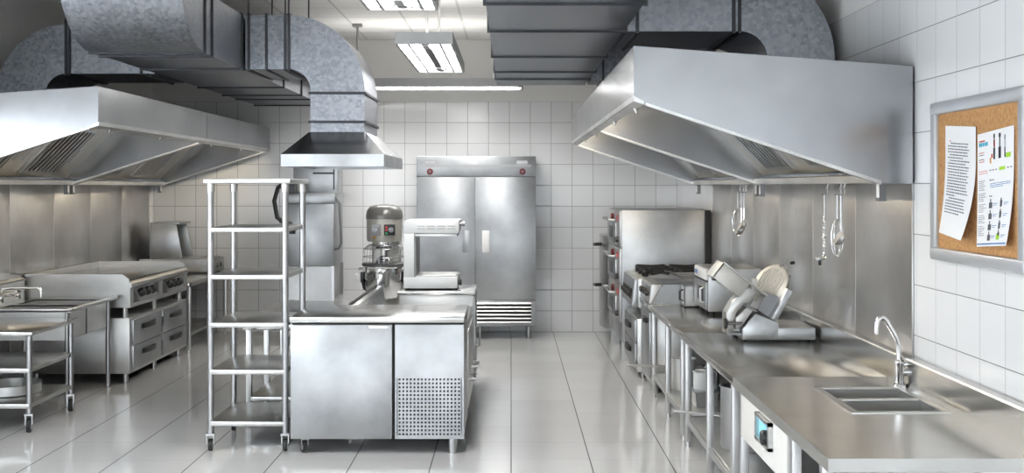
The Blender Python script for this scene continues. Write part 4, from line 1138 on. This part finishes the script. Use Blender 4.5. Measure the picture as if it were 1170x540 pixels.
# ------------------------------------------------------------------ cork board and papers
r = thing('notice_board', 'cork notice board in a silver frame on the right wall', 'notice board', (1.99, 4.82, 1.76))
by0, by1, bz0, bz1 = 4.33, 5.30, 1.395, 2.125; fw = .058
B(1.985, by0 + .03, bz0 + .03, 1.999, by1 - .03, bz1 - .03).build('cork_panel', CORK, r)
mb = MB()
for a in ((by0, bz0, by1, bz0 + fw), (by0, bz1 - fw, by1, bz1), (by0, bz0 + fw - .012, by0 + fw, bz1 - fw + .012), (by1 - fw, bz0 + fw - .012, by1, bz1 - fw + .012)):
    mb.box(1.962 if a[1] in (bz0, bz1 - fw) else 1.963, a[0], a[1], 2.0, a[2], a[3], bev=.012)
mb.build('frame', plain('silver_frame', (.56, .57, .59), .38, .55), r)
def paper(name, label, Y0, w, zt, h, c0, c1, tilt, marks, v0=.3):
    X0 = 1.979
    def P(u, v, off=0):
        c = (c0 + c1 * u) * max(0, (v - v0) / (1 - v0)) ** 2
        return (X0 - c - off, Y0 - u * w, zt + tilt * u - v * h)
    mb = MB(); n = 16
    vs = [[mb.bm.verts.new(P(u, k / n)) for u in (0, .5, 1)] for k in range(n + 1)]
    ws = [[mb.bm.verts.new(P(u, k / n, -.0012)) for u in (0, .5, 1)] for k in range(n + 1)]
    for k in range(n):
        for i in range(2):
            mb.bm.faces.new((vs[k][i], vs[k][i + 1], vs[k + 1][i + 1], vs[k + 1][i]))
            mb.bm.faces.new((ws[k][i], ws[k + 1][i], ws[k + 1][i + 1], ws[k][i + 1]))
        mb.bm.faces.new((vs[k][0], vs[k + 1][0], ws[k + 1][0], ws[k][0])); mb.bm.faces.new((vs[k][2], ws[k][2], ws[k + 1][2], vs[k + 1][2]))
    mb.bm.faces.new((vs[0][0], ws[0][0], ws[0][1], vs[0][1])); mb.bm.faces.new((vs[0][1], ws[0][1], ws[0][2], vs[0][2]))
    mb.bm.faces.new((vs[n][0], vs[n][1], ws[n][1], ws[n][0])); mb.bm.faces.new((vs[n][1], vs[n][2], ws[n][2], ws[n][1]))
    r = thing(name, label, 'paper', (X0, Y0 - w / 2, zt - h), 'papers on the cork board')
    mb.build('sheet', PAPER, r)
    by = {}
    def key(nm, mt, u0, v0):
        return (nm, mt.name, round(u0 * 7), round(v0 * 7)) if nm in ('picture', 'heading') or mt is INKR else (nm, mt.name)
    for nm, mt, u0, vv0, u1, vv1 in marks: by.setdefault(key(nm, mt, u0, vv0), (mt, []))[1].append((u0, vv0, u1, vv1))
    for (nm, *_), (mt, qs) in by.items():
        mb = MB()
        for u0, a, u1, b in qs:
            k = max(1, int((b - a) / .03))
            for i in range(k):
                p, q = a + (b - a) * i / k, a + (b - a) * (i + 1) / k
                mb.quad(P(u0, p, .0012), P(u1, p, .0012), P(u1, q, .0012), P(u0, q, .0012))
        mb.build(nm, mt, r)
def words(nm, mt, u0, u1, v, hh, out, dens=.85):
    u = u0
    while u < u1:
        l = random.uniform(.025, .07); out.append((nm, mt, u, v, min(u + l, u1), v + hh)); u += l + .012
mk = []
words('printed_text', INKR, .16, .20, .135, .012, mk)
lines = [(.2, .78)] + [(.10, random.uniform(.74, .84)) for _ in range(3)] + [(.16, .76), (.10, .60), (.16, .82), (.10, .70)] + [(.10, random.uniform(.74, .86)) for _ in range(10)] + [(.10, .40), (.2, .78)] + [(.10, random.uniform(.74, .84)) for _ in range(4)] + [(.10, .65)]
for k, (a, b) in enumerate(lines): words('printed_text', INK, a, b, .155 + k * .0265, .010, mk)
paper('notice_sheet', 'plain sheet of grey text curling off the cork board, left one', 5.145, .335, 2.012, .485, .030, .035, -.022, mk)
mk = []
words('heading', INKR, .05, .22, .065, .012, mk)
for u in (.05, .10, .155, .21, .26): mk.append(('heading', INKT, u, .085, u + .042, .118))
for v in (.17, .19, .23, .25): words('printed_text', INKR if v in (.17, .25) else INK, .05, .20, v, .007, mk)
for v in (.335, .355): words('printed_text', INKR, .05, .30, v, .006, mk)
# appliances pictured on the leaflet
for u, v0, v1, w in ((.46, .03, .25, .05), (.60, .035, .25, .07), (.76, .06, .25, .03)):
    mk.append(('picture', INK, u + w * .3, v0, u + w * .7, v1)); mk.append(('picture', INK, u, v0 + (v1 - v0) * .55, u + w, v1)); mk.append(('picture', INK, u + w * .1, v0, u + w * .9, v0 + .035))
mk.append(('picture', INKR, .465, .085, .505, .14))
mk.append(('picture', INKG, .80, .215, .93, .255)); mk.append(('picture', INKG, .62, .325, .78, .352))
for u in (.36, .44, .52, .84, .92): mk.append(('printed_text', INK, u, .335, u + .04, .345))
mk.append(('picture', ORANGE, .36, .23, .40, .28)); mk.append(('picture', INKR, .40, .20, .44, .235))
words('printed_text', INK, .36, .48, .42, .010, mk)
for v in (.455, .470, .485): words('printed_text', INKB, .38, .38 + (.55 if v < .48 else .35), v, .006, mk)
words('printed_text', INK, .36, .44, .56, .010, mk)
for v in [.42 + .016 * i for i in range(32)]:
    if i % 6 if (i := int((v - .42) / .016)) else 1: words('printed_text', INK, .05, random.uniform(.18, .28), v, .005, mk)
for i, (u, v) in enumerate([(.36, .64), (.66, .64), (.36, .735), (.66, .735), (.36, .83), (.66, .83), (.36, .92), (.66, .915)]):
    s = (.10, .06); k = i % 4
    mk.append(('picture', INK, u, v - .02, u + .10, v + .03)) if k in (0, 2) else mk.append(('picture', INK, u + .02, v - .03, u + .08, v + .02))
    mk.append(('picture', INK, u + .03, v - .05, u + .06, v + .03))
    if i == 7: mk.append(('picture', INKG, u - .01, v - .02, u + .09, v + .03))
    words('printed_text', INKB, u + .13, u + .26, v - .01, .006, mk); words('printed_text', INKB, u + .13, u + .22, v + .005, .005, mk)
for v in (.972,): mk.append(('printed_text', INKB, .02, v, .98, v + .012))
paper('leaflet', 'coloured appliance leaflet pinned to the cork board, right one', 4.79, .345, 1.955, .475, .004, .028, .022, mk)

# ------------------------------------------------------------------ daylight from the open end behind the camera
w = bpy.data.worlds.new('World'); S.world = w; w.use_nodes = True
bg = w.node_tree.nodes['Background']; bg.inputs[0].default_value = (.88, .94, 1.0, 1); bg.inputs[1].default_value = 2.75

# ------------------------------------------------------------------ camera
cd = bpy.data.cameras.new('Camera'); cam = bpy.data.objects.new('Camera', cd); COL.objects.link(cam)
cam.location = (0, 0, 1.735); cam.rotation_euler = (PI / 2, 0, 0)
cd.sensor_fit = 'HORIZONTAL'; cd.sensor_width = 36; cd.lens = 36 * 1290 / 1170
cd.shift_x = (585 - 584) / 1170; cd.shift_y = -(270 - 213) / 1170
S.camera = cam
vs = S.view_settings
vs.view_transform = 'Standard'; vs.look = 'None'; vs.gamma = 1; vs.use_curve_mapping = False; vs.exposure = 1.62
S.cycles.max_bounces = 10; S.cycles.diffuse_bounces = 5; S.cycles.glossy_bounces = 6
S.cycles.sample_clamp_indirect = 4
S.cycles.caustics_reflective = False; S.cycles.caustics_refractive = False; S.cycles.blur_glossy = 1.0
